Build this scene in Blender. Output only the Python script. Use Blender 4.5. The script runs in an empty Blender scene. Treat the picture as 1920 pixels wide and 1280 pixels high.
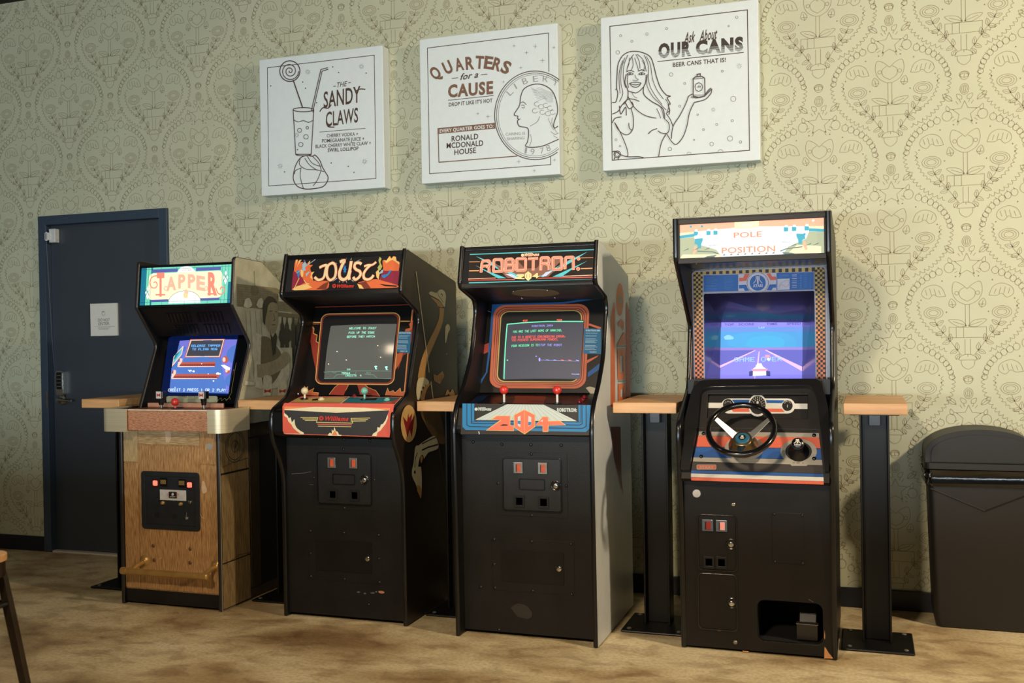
import bpy, bmesh, math, random
from mathutils import Vector, Matrix
from mathutils.geometry import tessellate_polygon
R = random.Random(7)
scene = bpy.context.scene
COL = scene.collection

# ------------------------------------------------------------------ camera
F_PX, YAW, PITCH, ROLL, EYE = 1903.0, 0.335, -0.007, -0.0164, 1.38
_F = Vector((-math.sin(YAW)*math.cos(PITCH), math.cos(YAW)*math.cos(PITCH), math.sin(PITCH)))
_R = Vector((math.cos(YAW), math.sin(YAW), 0)); _U = _R.cross(_F)
_R2 = math.cos(ROLL)*_R + math.sin(ROLL)*_U
_U2 = -math.sin(ROLL)*_R + math.cos(ROLL)*_U
cam = bpy.data.cameras.new('camera'); cam.sensor_width = 36; cam.lens = F_PX*36/1920
cam.clip_start = 0.05; cam.clip_end = 60
camo = bpy.data.objects.new('camera', cam); COL.objects.link(camo)
camo.matrix_world = Matrix(((_R2.x, _U2.x, -_F.x, 0), (_R2.y, _U2.y, -_F.y, 0), (_R2.z, _U2.z, -_F.z, EYE), (0, 0, 0, 1)))
scene.camera = camo
cam.dof.use_dof = True; cam.dof.focus_distance = 4.9; cam.dof.aperture_fstop = 4.5

# ------------------------------------------------------------------ view, world, lights
scene.view_settings.view_transform = 'Standard'; scene.view_settings.look = 'None'
scene.view_settings.gamma = 1.0; scene.view_settings.exposure = 0.0
scene.view_settings.use_curve_mapping = False
scene.render.engine = 'CYCLES'
scene.cycles.max_bounces = 8
w = bpy.data.worlds.new('World'); scene.world = w; w.use_nodes = True
bg = w.node_tree.nodes['Background']; bg.inputs[0].default_value = (0.80, 0.84, 0.90, 1); bg.inputs[1].default_value = 0.07

def area(name, loc, target, size, size_y, energy, col, spread=None):
    l = bpy.data.lights.new(name, 'AREA'); l.shape = 'RECTANGLE'; l.size = size; l.size_y = size_y
    l.energy = energy; l.color = col
    if spread: l.spread = spread
    o = bpy.data.objects.new(name, l); COL.objects.link(o); o.location = loc
    o.rotation_euler = (Vector(target)-Vector(loc)).to_track_quat('-Z', 'Y').to_euler()
    return o
WARM = (1.0, 0.80, 0.56); COOL = (0.80, 0.93, 1.0)
# ceiling lamps of the room (warm) and the daylight of the shop windows behind the camera (cool)
area('ceiling_lamp_right', (3.4, 2.75, 3.45), (0.2, 5.0, 0.6), 0.30, 0.30, 205, WARM)
area('ceiling_lamp_near', (-1.35, -0.6, 3.50), (-1.2, 4.4, 0.6), 0.40, 0.40, 40, WARM, spread=1.35)
area('ceiling_lamp_left', (-3.4, 1.2, 3.50), (-3.4, 4.6, 0.8), 0.35, 0.35, 8, WARM)
# thin daylight strip; an added waist-high wall behind the camera cuts its lower part
area('window_daylight', (-1.0, -3.3, 1.13), (-1.6, 5.3, 1.5), 7.4, 0.18, 410, COOL)

# ------------------------------------------------------------------ pixel rays and planes
def ray(x, y): return _F + _R2*((x-960)/F_PX) + _U2*((640-y)/F_PX)
EYEV = Vector((0, 0, EYE))
def hit(x, y, ax, val):
    d = ray(x, y); t = (val-EYEV[ax])/d[ax]; return EYEV + d*t
class Plane:
    def __init__(s, P, U, V):
        s.P = Vector(P); s.U = Vector(U).normalized(); s.V = Vector(V).normalized(); s.N = s.U.cross(s.V)
    def px(s, x, y):
        d = ray(x, y); t = (s.P-EYEV).dot(s.N)/d.dot(s.N); q = EYEV+d*t-s.P
        return (q.dot(s.U), q.dot(s.V))
    def w(s, u, v, d=0): return s.P + s.U*u + s.V*v + s.N*d
    def off(s, d): return Plane(s.P+s.N*d, s.U, s.V)
def YP(y, x=0, z=0): return Plane((x, y, z), (1, 0, 0), (0, 0, 1))          # faces the room
def XP(x): return Plane((x, 0, 0), (0, 1, 0), (0, 0, 1))                    # faces right
def SP(x, a, b): return Plane((x, a[0], a[1]), (1, 0, 0), (0, b[0]-a[0], b[1]-a[1]))  # sloped, a lower b upper (y,z)
def ZP(z): return Plane((0, 0, z), (1, 0, 0), (0, 1, 0))                    # faces up

# ------------------------------------------------------------------ materials
MATS = {}
def srgb(r, g, b):
    f = lambda c: (c/255)/12.92 if c/255 <= .04045 else ((c/255+.055)/1.055)**2.4
    return (f(r), f(g), f(b))
def M(name, rgb, rough=.5, metal=0, emit=0, vary=.08, scale=30, bump=0, bscale=200, spec=.5, stretch=None, rgb2=None, coat=0):
    if name in MATS: return MATS[name]
    m = bpy.data.materials.new(name); m.use_nodes = True; nt = m.node_tree; N = nt.nodes; L = nt.links
    b = N['Principled BSDF']; c = srgb(*rgb)
    tc = N.new('ShaderNodeTexCoord'); mp = N.new('ShaderNodeMapping'); L.new(tc.outputs['Object'], mp.inputs[0])
    if stretch: mp.inputs['Scale'].default_value = stretch
    nz = N.new('ShaderNodeTexNoise'); nz.inputs['Scale'].default_value = scale; nz.inputs['Detail'].default_value = 5
    L.new(mp.outputs[0], nz.inputs['Vector'])
    cr = N.new('ShaderNodeValToRGB'); L.new(nz.outputs[0], cr.inputs[0])
    c2 = srgb(*rgb2) if rgb2 else tuple(x*(1+vary) for x in c); c1 = c if rgb2 else tuple(x*(1-vary) for x in c)
    cr.color_ramp.elements[0].position = .35; cr.color_ramp.elements[1].position = .65
    cr.color_ramp.elements[0].color = (*c1, 1); cr.color_ramp.elements[1].color = (*c2, 1)
    if emit and emit > 0:
        L.new(cr.outputs[0], b.inputs['Emission Color']); b.inputs['Emission Strength'].default_value = emit
        b.inputs['Base Color'].default_value = (*[x*.25 for x in c], 1)
    else: L.new(cr.outputs[0], b.inputs['Base Color'])
    b.inputs['Roughness'].default_value = rough; b.inputs['Metallic'].default_value = metal
    b.inputs['Specular IOR Level'].default_value = spec
    if coat: b.inputs['Coat Weight'].default_value = coat; b.inputs['Coat Roughness'].default_value = .08
    if bump:
        n2 = N.new('ShaderNodeTexNoise'); n2.inputs['Scale'].default_value = bscale; L.new(mp.outputs[0], n2.inputs['Vector'])
        bp = N.new('ShaderNodeBump'); bp.inputs['Strength'].default_value = bump; bp.inputs['Distance'].default_value = .002
        L.new(n2.outputs[0], bp.inputs['Height']); L.new(bp.outputs[0], b.inputs['Normal'])
    MATS[name] = m; return m

# ------------------------------------------------------------------ text meshes
_TC = {}
def text_mesh(s, bold=0, shear=0):
    k = (s, bold, shear)
    if k in _TC: return _TC[k]
    c = bpy.data.curves.new('t', 'FONT'); c.body = s; c.offset = bold; c.shear = shear; c.resolution_u = 3
    c.size = 1
    if bold: c.space_character = 1+bold*3
    o = bpy.data.objects.new('t', c); COL.objects.link(o)
    dg = bpy.context.evaluated_depsgraph_get(); oe = o.evaluated_get(dg); me = oe.to_mesh()
    vs = [(v.co.x, v.co.y) for v in me.vertices]; fs = [tuple(p.vertices) for p in me.polygons]
    oe.to_mesh_clear(); bpy.data.objects.remove(o); bpy.data.curves.remove(c)
    _TC[k] = (vs, fs); return vs, fs
_h = text_mesh('H')[0]; CAP = max(v[1] for v in _h)
PIX = {}
for ch, rows in {'A': '0E11111F111111', 'B': '1E11111E11111E', 'C': '0E11101010110E', 'D': '1E11111111111E', 'E': '1F10101E10101F',
    'F': '1F10101E101010', 'G': '0E11101713110E', 'H': '1111111F111111', 'I': '0E04040404040E', 'J': '0702020202120C',
    'K': '11121418141211', 'L': '1010101010101F', 'M': '111B1515111111', 'N': '11191915131311', 'O': '0E11111111110E',
    'P': '1E11111E101010', 'Q': '0E11111115120D', 'R': '1E11111E141211', 'S': '0F10100E01011E', 'T': '1F040404040404',
    'U': '1111111111110E', 'V': '11111111110A04', 'W': '1111111515150A', 'X': '11110A040A1111', 'Y': '11110A04040404',
    'Z': '1F01020408101F', '0': '0E11131519110E', '1': '040C040404040E', '2': '0E11010204081F', '3': '1F02040201110E',
    '4': '02060A121F0202', '5': '1F101E0101110E', '6': '0608101E11110E', '7': '1F010204080808', '8': '0E11110E11110E',
    '9': '0E11110F01020C', '.': '00000000000C0C', ',': '0000000C0C0408', '(': '02040808080402', ')': '08040202020408', '-': '0000001F000000'}.items():
    PIX[ch] = [int(rows[i:i+2], 16) for i in range(0, 14, 2)]

# ------------------------------------------------------------------ geometry helpers
def arc(cx, cy, rx, ry=None, a0=0, a1=360, n=24):
    ry = rx if ry is None else ry
    closed = abs(a1-a0) >= 359.9
    k = n if closed else n+1
    return [(cx+rx*math.cos(math.radians(a0+(a1-a0)*i/n)), cy+ry*math.sin(math.radians(a0+(a1-a0)*i/n))) for i in range(k)]
def rrect(x0, y0, x1, y1, r, n=5):
    s = 1 if y1 > y0 else -1; rs = r*s
    P = []
    for cx, cy, a in ((x1-r, y0+rs, -90), (x1-r, y1-rs, 0), (x0+r, y1-rs, 90), (x0+r, y0+rs, 180)):
        for i in range(n+1):
            t = math.radians(a+90*i/n); P.append((cx+r*math.cos(t), cy+rs*math.sin(t)))
    return P
def fillet(pts, r, n=5, closed=True):
    out = []; m = len(pts)
    for i, p in enumerate(pts):
        ri = r[i] if isinstance(r, (list, tuple)) else r
        if (not closed and i in (0, m-1)) or ri <= 0: out.append(tuple(p)); continue
        a = Vector(pts[i-1]); b = Vector(p); c = Vector(pts[(i+1) % m])
        d1 = (a-b); d2 = (c-b); l = min(ri, d1.length*.45, d2.length*.45); d1.normalize(); d2.normalize()
        s = b+d1*l; e = b+d2*l
        for k in range(n+1):
            t = k/n; q = s*(1-t)**2 + b*2*t*(1-t) + e*t*t; out.append((q.x, q.y))
    return out
def smooth(pts, n=6, closed=False):
    P = [Vector(p) for p in pts]; m = len(P); out = []
    rng = range(m) if closed else range(m-1)
    for i in rng:
        p0 = P[i-1] if (closed or i > 0) else P[0]; p1 = P[i]; p2 = P[(i+1) % m]
        p3 = P[(i+2) % m] if (closed or i+2 < m) else P[-1]
        for k in range(n):
            t = k/n
            q = .5*((2*p1)+(p2-p0)*t+(2*p0-5*p1+4*p2-p3)*t*t+(3*p1-p0-3*p2+p3)*t**3); out.append(tuple(q))
    if not closed: out.append(tuple(P[-1]))
    return out
OFF = {}
class B:
    """collects shapes, then links them as ONE mesh object"""
    def __init__(s): s.v = []; s.f = []; s.m = []; s.mats = []
    def mi(s, m):
        if m not in s.mats: s.mats.append(m)
        return s.mats.index(m)
    def add(s, vs, fs, m):
        o = len(s.v); i = s.mi(m); s.v += [Vector(v) for v in vs]
        for f in fs: s.f.append(tuple(o+k for k in f)); s.m.append(i)
        return s
    def box(s, x0, x1, y0, y1, z0, z1, m):
        vs = [(x, y, z) for x in (x0, x1) for y in (y0, y1) for z in (z0, z1)]
        return s.add(vs, [(0, 1, 3, 2), (4, 6, 7, 5), (0, 4, 5, 1), (2, 3, 7, 6), (0, 2, 6, 4), (1, 5, 7, 3)], m)
    def prism(s, pl, pts, d0, d1, m, mside=None, holes=()):
        """polygon in plane coordinates, extruded along the plane's normal"""
        rings = [list(pts)]+[list(h) for h in holes]
        allp = [p for r in rings for p in r]; n = len(allp)
        tri = tessellate_polygon([[Vector((p[0], p[1], 0)) for p in r] for r in rings])
        s.add([pl.w(p[0], p[1], d1) for p in allp], [tuple(t) for t in tri], m)
        s.add([pl.w(p[0], p[1], d0) for p in allp], [tuple(reversed(t)) for t in tri], m)
        o = 0
        for r in rings:
            k = len(r); vs = [pl.w(p[0], p[1], d0) for p in r]+[pl.w(p[0], p[1], d1) for p in r]
            s.add(vs, [(i, (i+1) % k, k+(i+1) % k, k+i) for i in range(k)], mside or m); o += k
        return s
    def tube(s, path, r, m, n=10, closed=False):
        P = [Vector(p) for p in path]; k = len(P); vs = []; fs = []
        rr = r if isinstance(r, (list, tuple)) else [r]*k
        up = None
        for i, p in enumerate(P):
            a = P[i-1] if (i > 0 or closed) else p; b = P[(i+1) % k] if (i < k-1 or closed) else p
            t = (b-a).normalized()
            if up is None: up = t.orthogonal().normalized()
            up = (up-t*up.dot(t)).normalized(); q = t.cross(up)
            for j in range(n):
                an = 2*math.pi*j/n; vs.append(p+(up*math.cos(an)+q*math.sin(an))*rr[i])
        for i in range(k if closed else k-1):
            for j in range(n):
                fs.append((i*n+j, i*n+(j+1) % n, ((i+1) % k)*n+(j+1) % n, ((i+1) % k)*n+j))
        if not closed: fs.append(tuple(range(n-1, -1, -1))); fs.append(tuple((k-1)*n+j for j in range(n)))
        return s.add(vs, fs, m)
    def lathe(s, o, ax, prof, m, n=20):
        """prof: (radius, distance along ax)"""
        o = Vector(o); ax = Vector(ax).normalized(); u = ax.orthogonal().normalized(); q = ax.cross(u); vs = []; fs = []
        for r, h in prof:
            for j in range(n):
                an = 2*math.pi*j/n; vs.append(o+ax*h+(u*math.cos(an)+q*math.sin(an))*max(r, 1e-5))
        for i in range(len(prof)-1):
            for j in range(n): fs.append((i*n+j, i*n+(j+1) % n, (i+1)*n+(j+1) % n, (i+1)*n+j))
        fs.append(tuple(range(n-1, -1, -1))); fs.append(tuple((len(prof)-1)*n+j for j in range(n)))
        return s.add(vs, fs, m)
    def ball(s, c, r, m, sz=1, n=18):
        return s.lathe(c, (0, 0, 1), [(r*math.sin(math.pi*i/12), -r*sz*math.cos(math.pi*i/12)) for i in range(13)], m, n)
    def warp(s, fn): s.v = [fn(v) for v in s.v]; return s
    def build(s, name, parent=None, loc=None, smooth_=False, bevel=0, bseg=2):
        me = bpy.data.meshes.new(name); off = Vector((0, 0, 0))
        if parent is not None: off = OFF[parent.name]
        elif loc is not None: off = Vector(loc)
        me.from_pydata([tuple(v-off) for v in s.v], [], s.f)
        for m in s.mats: me.materials.append(m)
        me.polygons.foreach_set('material_index', s.m)
        me.validate(); me.update()
        bm = bmesh.new(); bm.from_mesh(me)
        if bevel or smooth_: bmesh.ops.remove_doubles(bm, verts=bm.verts, dist=1e-5)
        if not isinstance(s, Art): bmesh.ops.recalc_face_normals(bm, faces=bm.faces)
        bm.to_mesh(me); bm.free()
        o = bpy.data.objects.new(name, me); COL.objects.link(o)
        if parent is not None: o.parent = parent; OFF[o.name] = off
        else: o.location = off; OFF[o.name] = off
        if smooth_:
            me.polygons.foreach_set('use_smooth', [True]*len(me.polygons))
            try: me.set_sharp_from_angle(angle=math.radians(38))
            except Exception: pass
        if bevel:
            md = o.modifiers.new('bevel', 'BEVEL'); md.width = bevel; md.segments = bseg; md.limit_method = 'ANGLE'; md.angle_limit = math.radians(40)
        return o
class Art(B):
    """flat printed artwork on a plane; points are photo-crop pixels (k) or plane metres (k=None)"""
    def __init__(s, pl, k=None, d=.0006, step=.00012): super().__init__(); s.sub = 0; s.pl = pl; s.k = k; s.d = d; s.st = step
    def q(s, pts, k=0):
        k = s.k if k == 0 else k
        if k is None: return [tuple(p) for p in pts]
        return [s.pl.px(k[0]+p[0]/k[2], k[1]+p[1]/k[2]) for p in pts]
    def nx(s): s.d += s.st; return s.d
    def poly(s, pts, m, holes=(), k=0):
        rings = [s.q(pts, k)]+[s.q(h, k) for h in holes]; d = s.nx()
        tri = tessellate_polygon([[Vector((p[0], p[1], 0)) for p in r] for r in rings])
        allp = [p for r in rings for p in r]
        fs = []
        for t in tri:
            a, b, c = [allp[i] for i in t]
            cr = (b[0]-a[0])*(c[1]-a[1])-(b[1]-a[1])*(c[0]-a[0])
            fs.append(tuple(t) if cr > 0 else tuple(reversed(t)))
        return s.add([s.pl.w(p[0], p[1], d) for p in allp], fs, m)
    def line(s, pts, wd, m, closed=False, k=0, same=False):
        P = [Vector(p) for p in s.q(pts, k)]
        P = [p for i, p in enumerate(P) if i == 0 or (p-P[i-1]).length > 1e-6]
        if getattr(s, 'sub', 0):
            O = []
            for i, p in enumerate(P):
                O.append(p)
                if i < len(P)-1 or closed:
                    q_ = P[(i+1) % len(P)]; k_ = int((q_-p).length/s.sub); O += [p.lerp(q_, (j+1)/(k_+1)) for j in range(k_)]
            P = O
        n = len(P)
        if n < 2: return s
        d = s.d if same else s.nx(); vs = []
        for i, p in enumerate(P):
            a = P[i-1] if (i > 0 or closed) else None; b = P[(i+1) % n] if (i < n-1 or closed) else None
            t1 = (p-a).normalized() if a is not None else None; t2 = (b-p).normalized() if b is not None else None
            if t1 is None: t1 = t2
            if t2 is None: t2 = t1
            n1 = Vector((-t1.y, t1.x)); n2 = Vector((-t2.y, t2.x)); mm = n1+n2
            if mm.length < .2: mm = n1
            mm.normalize(); ln = wd/2/max(.45, mm.dot(n1)); mm = mm*ln
            vs += [s.pl.w(p.x+mm.x, p.y+mm.y, d), s.pl.w(p.x-mm.x, p.y-mm.y, d)]
        fs = [(2*i, 2*i+1, (2*i+3) % (2*n), (2*i+2) % (2*n)) for i in range(n if closed else n-1)]
        return s.add(vs, fs, m)
    def circ(s, x, y, r, m, ry=None, n=20, k=0): return s.poly(arc(x, y, r, ry, n=n), m, k=k)
    def aff(s, p0, p1, p2, vs, fs, w_, h_, m, k=0):
        a, b, c = [Vector(p) for p in s.q([p0, p1, p2], k)]; d = s.nx()
        return s.add([s.pl.w(*(a+(b-a)*(x/w_)+(c-a)*(y/h_)), d) for x, y in vs], fs, m)
    def text(s, t, p0, p1, h, m, bold=0, shear=0, k=0, up=None):
        """baseline start p0, baseline end p1, cap height h (crop pixels, straight up)"""
        vs, fs = text_mesh(t, bold, shear)
        if not vs: return s
        x0 = min(v[0] for v in vs); x1 = max(v[0] for v in vs)
        vs = [(v[0]-x0, v[1]) for v in vs]
        kk = s.k if k == 0 else k
        p2 = up or ((p0[0], p0[1]-h) if kk is not None else (p0[0], p0[1]+h))
        return s.aff(p0, p1, p2, vs, fs, x1-x0, CAP, m, k)
    def pix(s, t, p0, p1, h, m, k=0, italic=0):
        """blocky 5x7 screen lettering"""
        vs = []; fs = []
        for i, ch in enumerate(t):
            if ch not in PIX: continue
            for r, row in enumerate(PIX[ch]):
                c = 0
                while c < 5:
                    if row >> (4-c) & 1:
                        e = c
                        while e < 5 and row >> (4-e) & 1: e += 1
                        o = len(vs); sk = italic*(7-r)
                        vs += [(i*6+c+sk, 6.95-r), (i*6+c+sk, 7-r-.02), (i*6+e+sk, 7-r), (i*6+e+sk, 6.95-r)]
                        vs[o] = (i*6+c+sk, 6-r); vs[o+1] = (i*6+e+sk, 6-r); vs[o+2] = (i*6+e+sk, 7-r); vs[o+3] = (i*6+c+sk, 7-r)
                        fs.append((o, o+1, o+2, o+3)); c = e
                    else: c += 1
        kk = s.k if k == 0 else k
        p2 = (p0[0], p0[1]-h) if kk is not None else (p0[0], p0[1]+h)
        return s.aff(p0, p1, p2, vs, fs, len(t)*6-1, 7, m, k)
def thing(name, label, cat, loc, group=None):
    o = bpy.data.objects.new(name, None); COL.objects.link(o); o.location = loc; o.empty_display_size = .1
    o['label'] = label; o['category'] = cat
    if group: o['group'] = group
    OFF[o.name] = Vector(loc); return o
def tag(o, label, cat, group=None):
    o['label'] = label; o['category'] = cat
    if group: o['group'] = group
    return o
def struct(o): o['kind'] = 'structure'; return o
# ================================================================== materials shared by the scene
YW = 5.302; CEIL = 3.638
wall_m = M('wallpaper_ground', (185, 187, 161), .62, vary=.03, scale=3)
wline_m = M('wallpaper_line', (146, 136, 106), .6, vary=.05)
navy_m = M('navy_door_paint', (38, 47, 59), .5, vary=.05, scale=4, bump=.08, bscale=60, spec=1.0)
frame_m = M('navy_frame_paint', (50, 64, 80), .45, vary=.04)
basem = M('baseboard_navy', (20, 24, 34), .45)
black_m = M('black_laminate', (12, 12, 13), .42, vary=.25, scale=9, bump=.1, bscale=400, spec=.4)
blackp_m = M('black_painted_wood', (20, 20, 20), .46, vary=.22, scale=7, bump=.25, bscale=260, spec=.35)
trim_m = M('black_plastic_trim', (14, 14, 16), .25, vary=.1)
dark_m = M('dark_void', (5, 5, 6), .8)
metalb_m = M('black_powder_steel', (11, 11, 12), .42, metal=.0, vary=.15, scale=12, spec=.3)
chrome_m = M('chrome', (200, 198, 192), .18, metal=1, vary=.04)
steel_m = M('worn_steel', (140, 138, 132), .4, metal=.9, vary=.1)
bolt_m = M('dull_bolt', (52, 52, 54), .35, metal=.7)
oak_m = M('butcher_block', (176, 130, 82), .45, stretch=(1, 9, 9), scale=2.5, rgb2=(206, 160, 110))
white_m = M('canvas_white', (212, 222, 224), .55, vary=.015, bump=.08, bscale=900)
ink_m = M('brown_ink', (74, 52, 42), .6, vary=.15)
inkl_m = M('pale_brown_ink', (120, 104, 94), .6)
inkg_m = M('grey_ink', (150, 146, 140), .6)

# concrete floor: stained, worn
def floor_mat():
    m = bpy.data.materials.new('stained_concrete'); m.use_nodes = True; nt = m.node_tree; N = nt.nodes; L = nt.links
    b = N['Principled BSDF']; tc = N.new('ShaderNodeTexCoord')
    def noise(sc, det, dist=0, st=(1, 1, 1)):
        mp = N.new('ShaderNodeMapping'); mp.inputs['Scale'].default_value = st; L.new(tc.outputs['Object'], mp.inputs[0])
        n = N.new('ShaderNodeTexNoise'); n.inputs['Scale'].default_value = sc; n.inputs['Detail'].default_value = det
        n.inputs['Distortion'].default_value = dist; L.new(mp.outputs[0], n.inputs['Vector']); return n
    def ramp(src, stops):
        r = N.new('ShaderNodeValToRGB'); L.new(src.outputs[0], r.inputs[0])
        e = r.color_ramp.elements
        while len(e) < len(stops): e.new(.5)
        for i, (p, c) in enumerate(stops): e[i].position = p; e[i].color = (*srgb(*c), 1)
        return r
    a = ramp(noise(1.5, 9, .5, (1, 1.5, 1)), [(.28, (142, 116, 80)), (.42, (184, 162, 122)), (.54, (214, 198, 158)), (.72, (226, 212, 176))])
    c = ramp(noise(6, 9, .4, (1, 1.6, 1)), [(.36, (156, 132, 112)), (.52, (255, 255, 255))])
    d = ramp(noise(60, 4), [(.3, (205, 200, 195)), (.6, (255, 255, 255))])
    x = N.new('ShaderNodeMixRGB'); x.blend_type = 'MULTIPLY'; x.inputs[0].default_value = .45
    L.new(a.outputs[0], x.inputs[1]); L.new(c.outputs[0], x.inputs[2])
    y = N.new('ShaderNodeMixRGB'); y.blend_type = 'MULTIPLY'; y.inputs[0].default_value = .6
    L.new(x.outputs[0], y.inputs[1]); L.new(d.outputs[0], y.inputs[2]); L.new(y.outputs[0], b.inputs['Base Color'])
    rr = N.new('ShaderNodeMapRange'); n3 = noise(4, 5); L.new(n3.outputs[0], rr.inputs[0]); rr.inputs[3].default_value = .28; rr.inputs[4].default_value = .6
    L.new(rr.outputs[0], b.inputs['Roughness'])
    bp = N.new('ShaderNodeBump'); bp.inputs['Strength'].default_value = .12; bp.inputs['Distance'].default_value = .004
    n4 = noise(14, 6); L.new(n4.outputs[0], bp.inputs['Height']); L.new(bp.outputs[0], b.inputs['Normal'])
    return m
XL, XR, YF = -7.2, 4.4, -3.9
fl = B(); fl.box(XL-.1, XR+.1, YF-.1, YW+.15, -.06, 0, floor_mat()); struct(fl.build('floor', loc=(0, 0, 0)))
ce = B(); ce.box(XL-.1, XR+.1, YF-.1, YW+.15, CEIL, CEIL+.08, M('ceiling_black', (16, 16, 20), .8)); struct(ce.build('ceiling', loc=(0, 0, CEIL)))
side_m = M('side_wall_paint', (104, 102, 92), .7)
sw = B(); sw.box(XL-.1, XL, YF, YW, 0, CEIL, side_m); struct(sw.build('wall_left', loc=(XL, 0, 0)))
sw = B(); sw.box(XR, XR+.1, YF, YW, 0, CEIL, side_m); struct(sw.build('wall_right', loc=(XR, 0, 0)))

sw = B(); sw.box(XL, XR, -1.75, -1.6, 0, 1.055, side_m); struct(sw.build('wall_light_blocker', loc=(0, -1.7, 0)))  # unseen low wall, added to keep the daylight off the lower room
# ------------------------------------------------------------------ back wall with generic botanical damask
DX0, DX1, DZ1 = -5.066, -4.163, 2.150                                  # door opening
wl = B(); WP = YP(YW)
wl.prism(WP, [(XL, 0), (DX0, 0), (DX0, DZ1), (DX1, DZ1), (DX1, 0), (XR, 0), (XR, CEIL), (XL, CEIL)], -.14, 0, wall_m)
def motif():
    """strokes of one damask medallion around its star, metres"""
    S = []
    def el(cx, cz, rx, rz=None, rot=0, a0=0, a1=360, n=18):
        c, s = math.cos(math.radians(rot)), math.sin(math.radians(rot)); P = arc(0, 0, rx, rz, a0, a1, n)
        if abs(a1-a0) > 359: P.append(P[0])
        S.append([(cx+x*c-y*s, cz+x*s+y*c) for x, y in P])
    def leaf(x, z, l, wd, rot, mid=True):
        c, s = math.cos(math.radians(rot)), math.sin(math.radians(rot))
        P = [(0, 0), (l*.3, wd*.5), (l*.65, wd*.42), (l, 0), (l*.65, -wd*.42), (l*.3, -wd*.5), (0, 0)]; P = smooth(P, 3)
        S.append([(x+a*c-b*s, z+a*s+b*c) for a, b in P])
        if mid: S.append([(x, z), (x+l*.75*c, z+l*.75*s)])
    # star with rays
    st = []
    for i in range(11):
        r = .056 if i % 2 == 0 else .026; an = math.radians(90+36*i); st.append((r*math.cos(an), r*math.sin(an)))
    S.append(st)
    for an in (55, 70, 110, 125, -20, -35, 200, 215, -60, 240, 18, 162):
        c, s = math.cos(math.radians(an)), math.sin(math.radians(an)); S.append([(.05*c, .05*s), (.068*c, .068*s)])
    el(0, .112, .020, .026, n=14); el(0, .112, .013, .019, n=12); S.append([(-.004, .10), (-.004, .124), (.004, .124), (.004, .10), (-.004, .10)])
    el(0, .176, .019, n=12); S.append([(0, .168), (0, .186)])
    for s in (-1, 1):
        leaf(s*.012, .064, .034, .02, 90-s*42, False)
        leaf(s*.055, .058-.045*0, .055, .022, 90-s*90-s*-40 if s > 0 else 140, True)
        el(s*.078, -.012, .022, .024, n=14); leaf(s*.07, .008, .03, .016, 90-s*20, False)
        # berry chain over the medallion
        for i in range(9):
            t = i/8; a = math.radians(62-58*t); x = .262*math.cos(a)*1.0; z = -.185+.175*math.sin(a)
            if x < .098: continue
            r = .0155-.003*t; el(s*x, z, r, r*1.1, n=10); S.append([(s*x, z+r), (s*(x+.006), z+r+.009)])
        # scalloped cloud band, outer and inner
        for (rx, rz, n, cx, cz, b) in ((.262, .225, 15, 0, -.19, .016), (.225, .185, 12, 0, -.19, -.011)):
            P = []
            for i in range(n):
                a0 = math.radians(6-78*i/n); a1 = math.radians(6-78*(i+1)/n)
                x0, z0 = cx+rx*math.cos(a0), cz+rz*math.sin(a0); x1, z1 = cx+rx*math.cos(a1), cz+rz*math.sin(a1)
                nx_, nz_ = (x0+x1)/2-cx, (z0+z1)/2-cz; l = math.hypot(nx_, nz_)
                for k in range(4):
                    t = k/4; u = 4*t*(1-t)*b; P.append((s*(x0+(x1-x0)*t+nx_/l*u), z0+(z1-z0)*t+nz_/l*u))
            S.append(P)
        # lantern ovals with bands
        S.append(smooth([(s*.095, -.148), (s*.112, -.108), (s*.150, -.092), (s*.192, -.110), (s*.200, -.142), (s*.172, -.160), (s*.150, -.140), (s*.128, -.150), (s*.095, -.148)], 4))
        for a_, b2 in ((.118, .024), (.138, .030), (.158, .032), (.178, .028)): S.append([(s*a_, -.142), (s*(a_+.008), -.142+b2)])
        # flower rosette and its vine
        el(s*.150, -.228, .043, .029); el(s*.150, -.228, .032, .021); el(s*.150, -.228, .021, .013, n=12)
        S.append(smooth([(s*.146, -.258), (s*.128, -.30), (s*.09, -.345), (s*.055, -.395), (s*.028, -.432)], 4))
        for x, z, rt in ((.134, -.288, 20), (.134, -.288, 140), (.108, -.325, 100), (.108, -.325, -10), (.078, -.365, 95), (.078, -.365, -20), (.045, -.408, 85), (.045, -.408, -25)):
            leaf(s*x, z, .036, .018, rt if s > 0 else 180-rt)
        leaf(s*.004, -.292, .085, .03, 90-s*70)
        leaf(s*.062, -.205, .045, .03, 90-s*12); S.append([(s*.05, -.19), (s*.078, -.19)])
        leaf(s*.052, -.452+.0, .03, .018, 90+s*30)
        # blossom petals
        S.append(smooth([(0, -.115), (s*.028, -.09), (s*.058, -.082), (s*.066, -.125), (s*.050, -.165), (s*.018, -.187), (0, -.19)], 4))
        S.append(smooth([(s*.012, -.108), (s*.034, -.125), (s*.03, -.155), (0, -.175)], 4)); el(s*.046, -.135, .009, n=8)
        S.append([(s*.009, -.19), (s*.009, -.295)]); S.append([(s*.012, -.345-.01), (s*.012, -.43)])
        for x, z in ((.05, -.055), (.11, -.075), (.205, -.165), (.092, -.225), (.215, -.2), (.03, -.04)):
            S.append([(s*x-.004, z), (s*x+.004, z)]); S.append([(s*x, z-.004), (s*x, z+.004)])
    # planter and acorn
    S.append([(-.082, -.298), (.082, -.298), (.082, -.348), (-.082, -.348), (-.082, -.298)]); S.append([(-.05, -.298), (-.05, -.348)]); S.append([(-.018, -.298), (-.018, -.348)])
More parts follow.
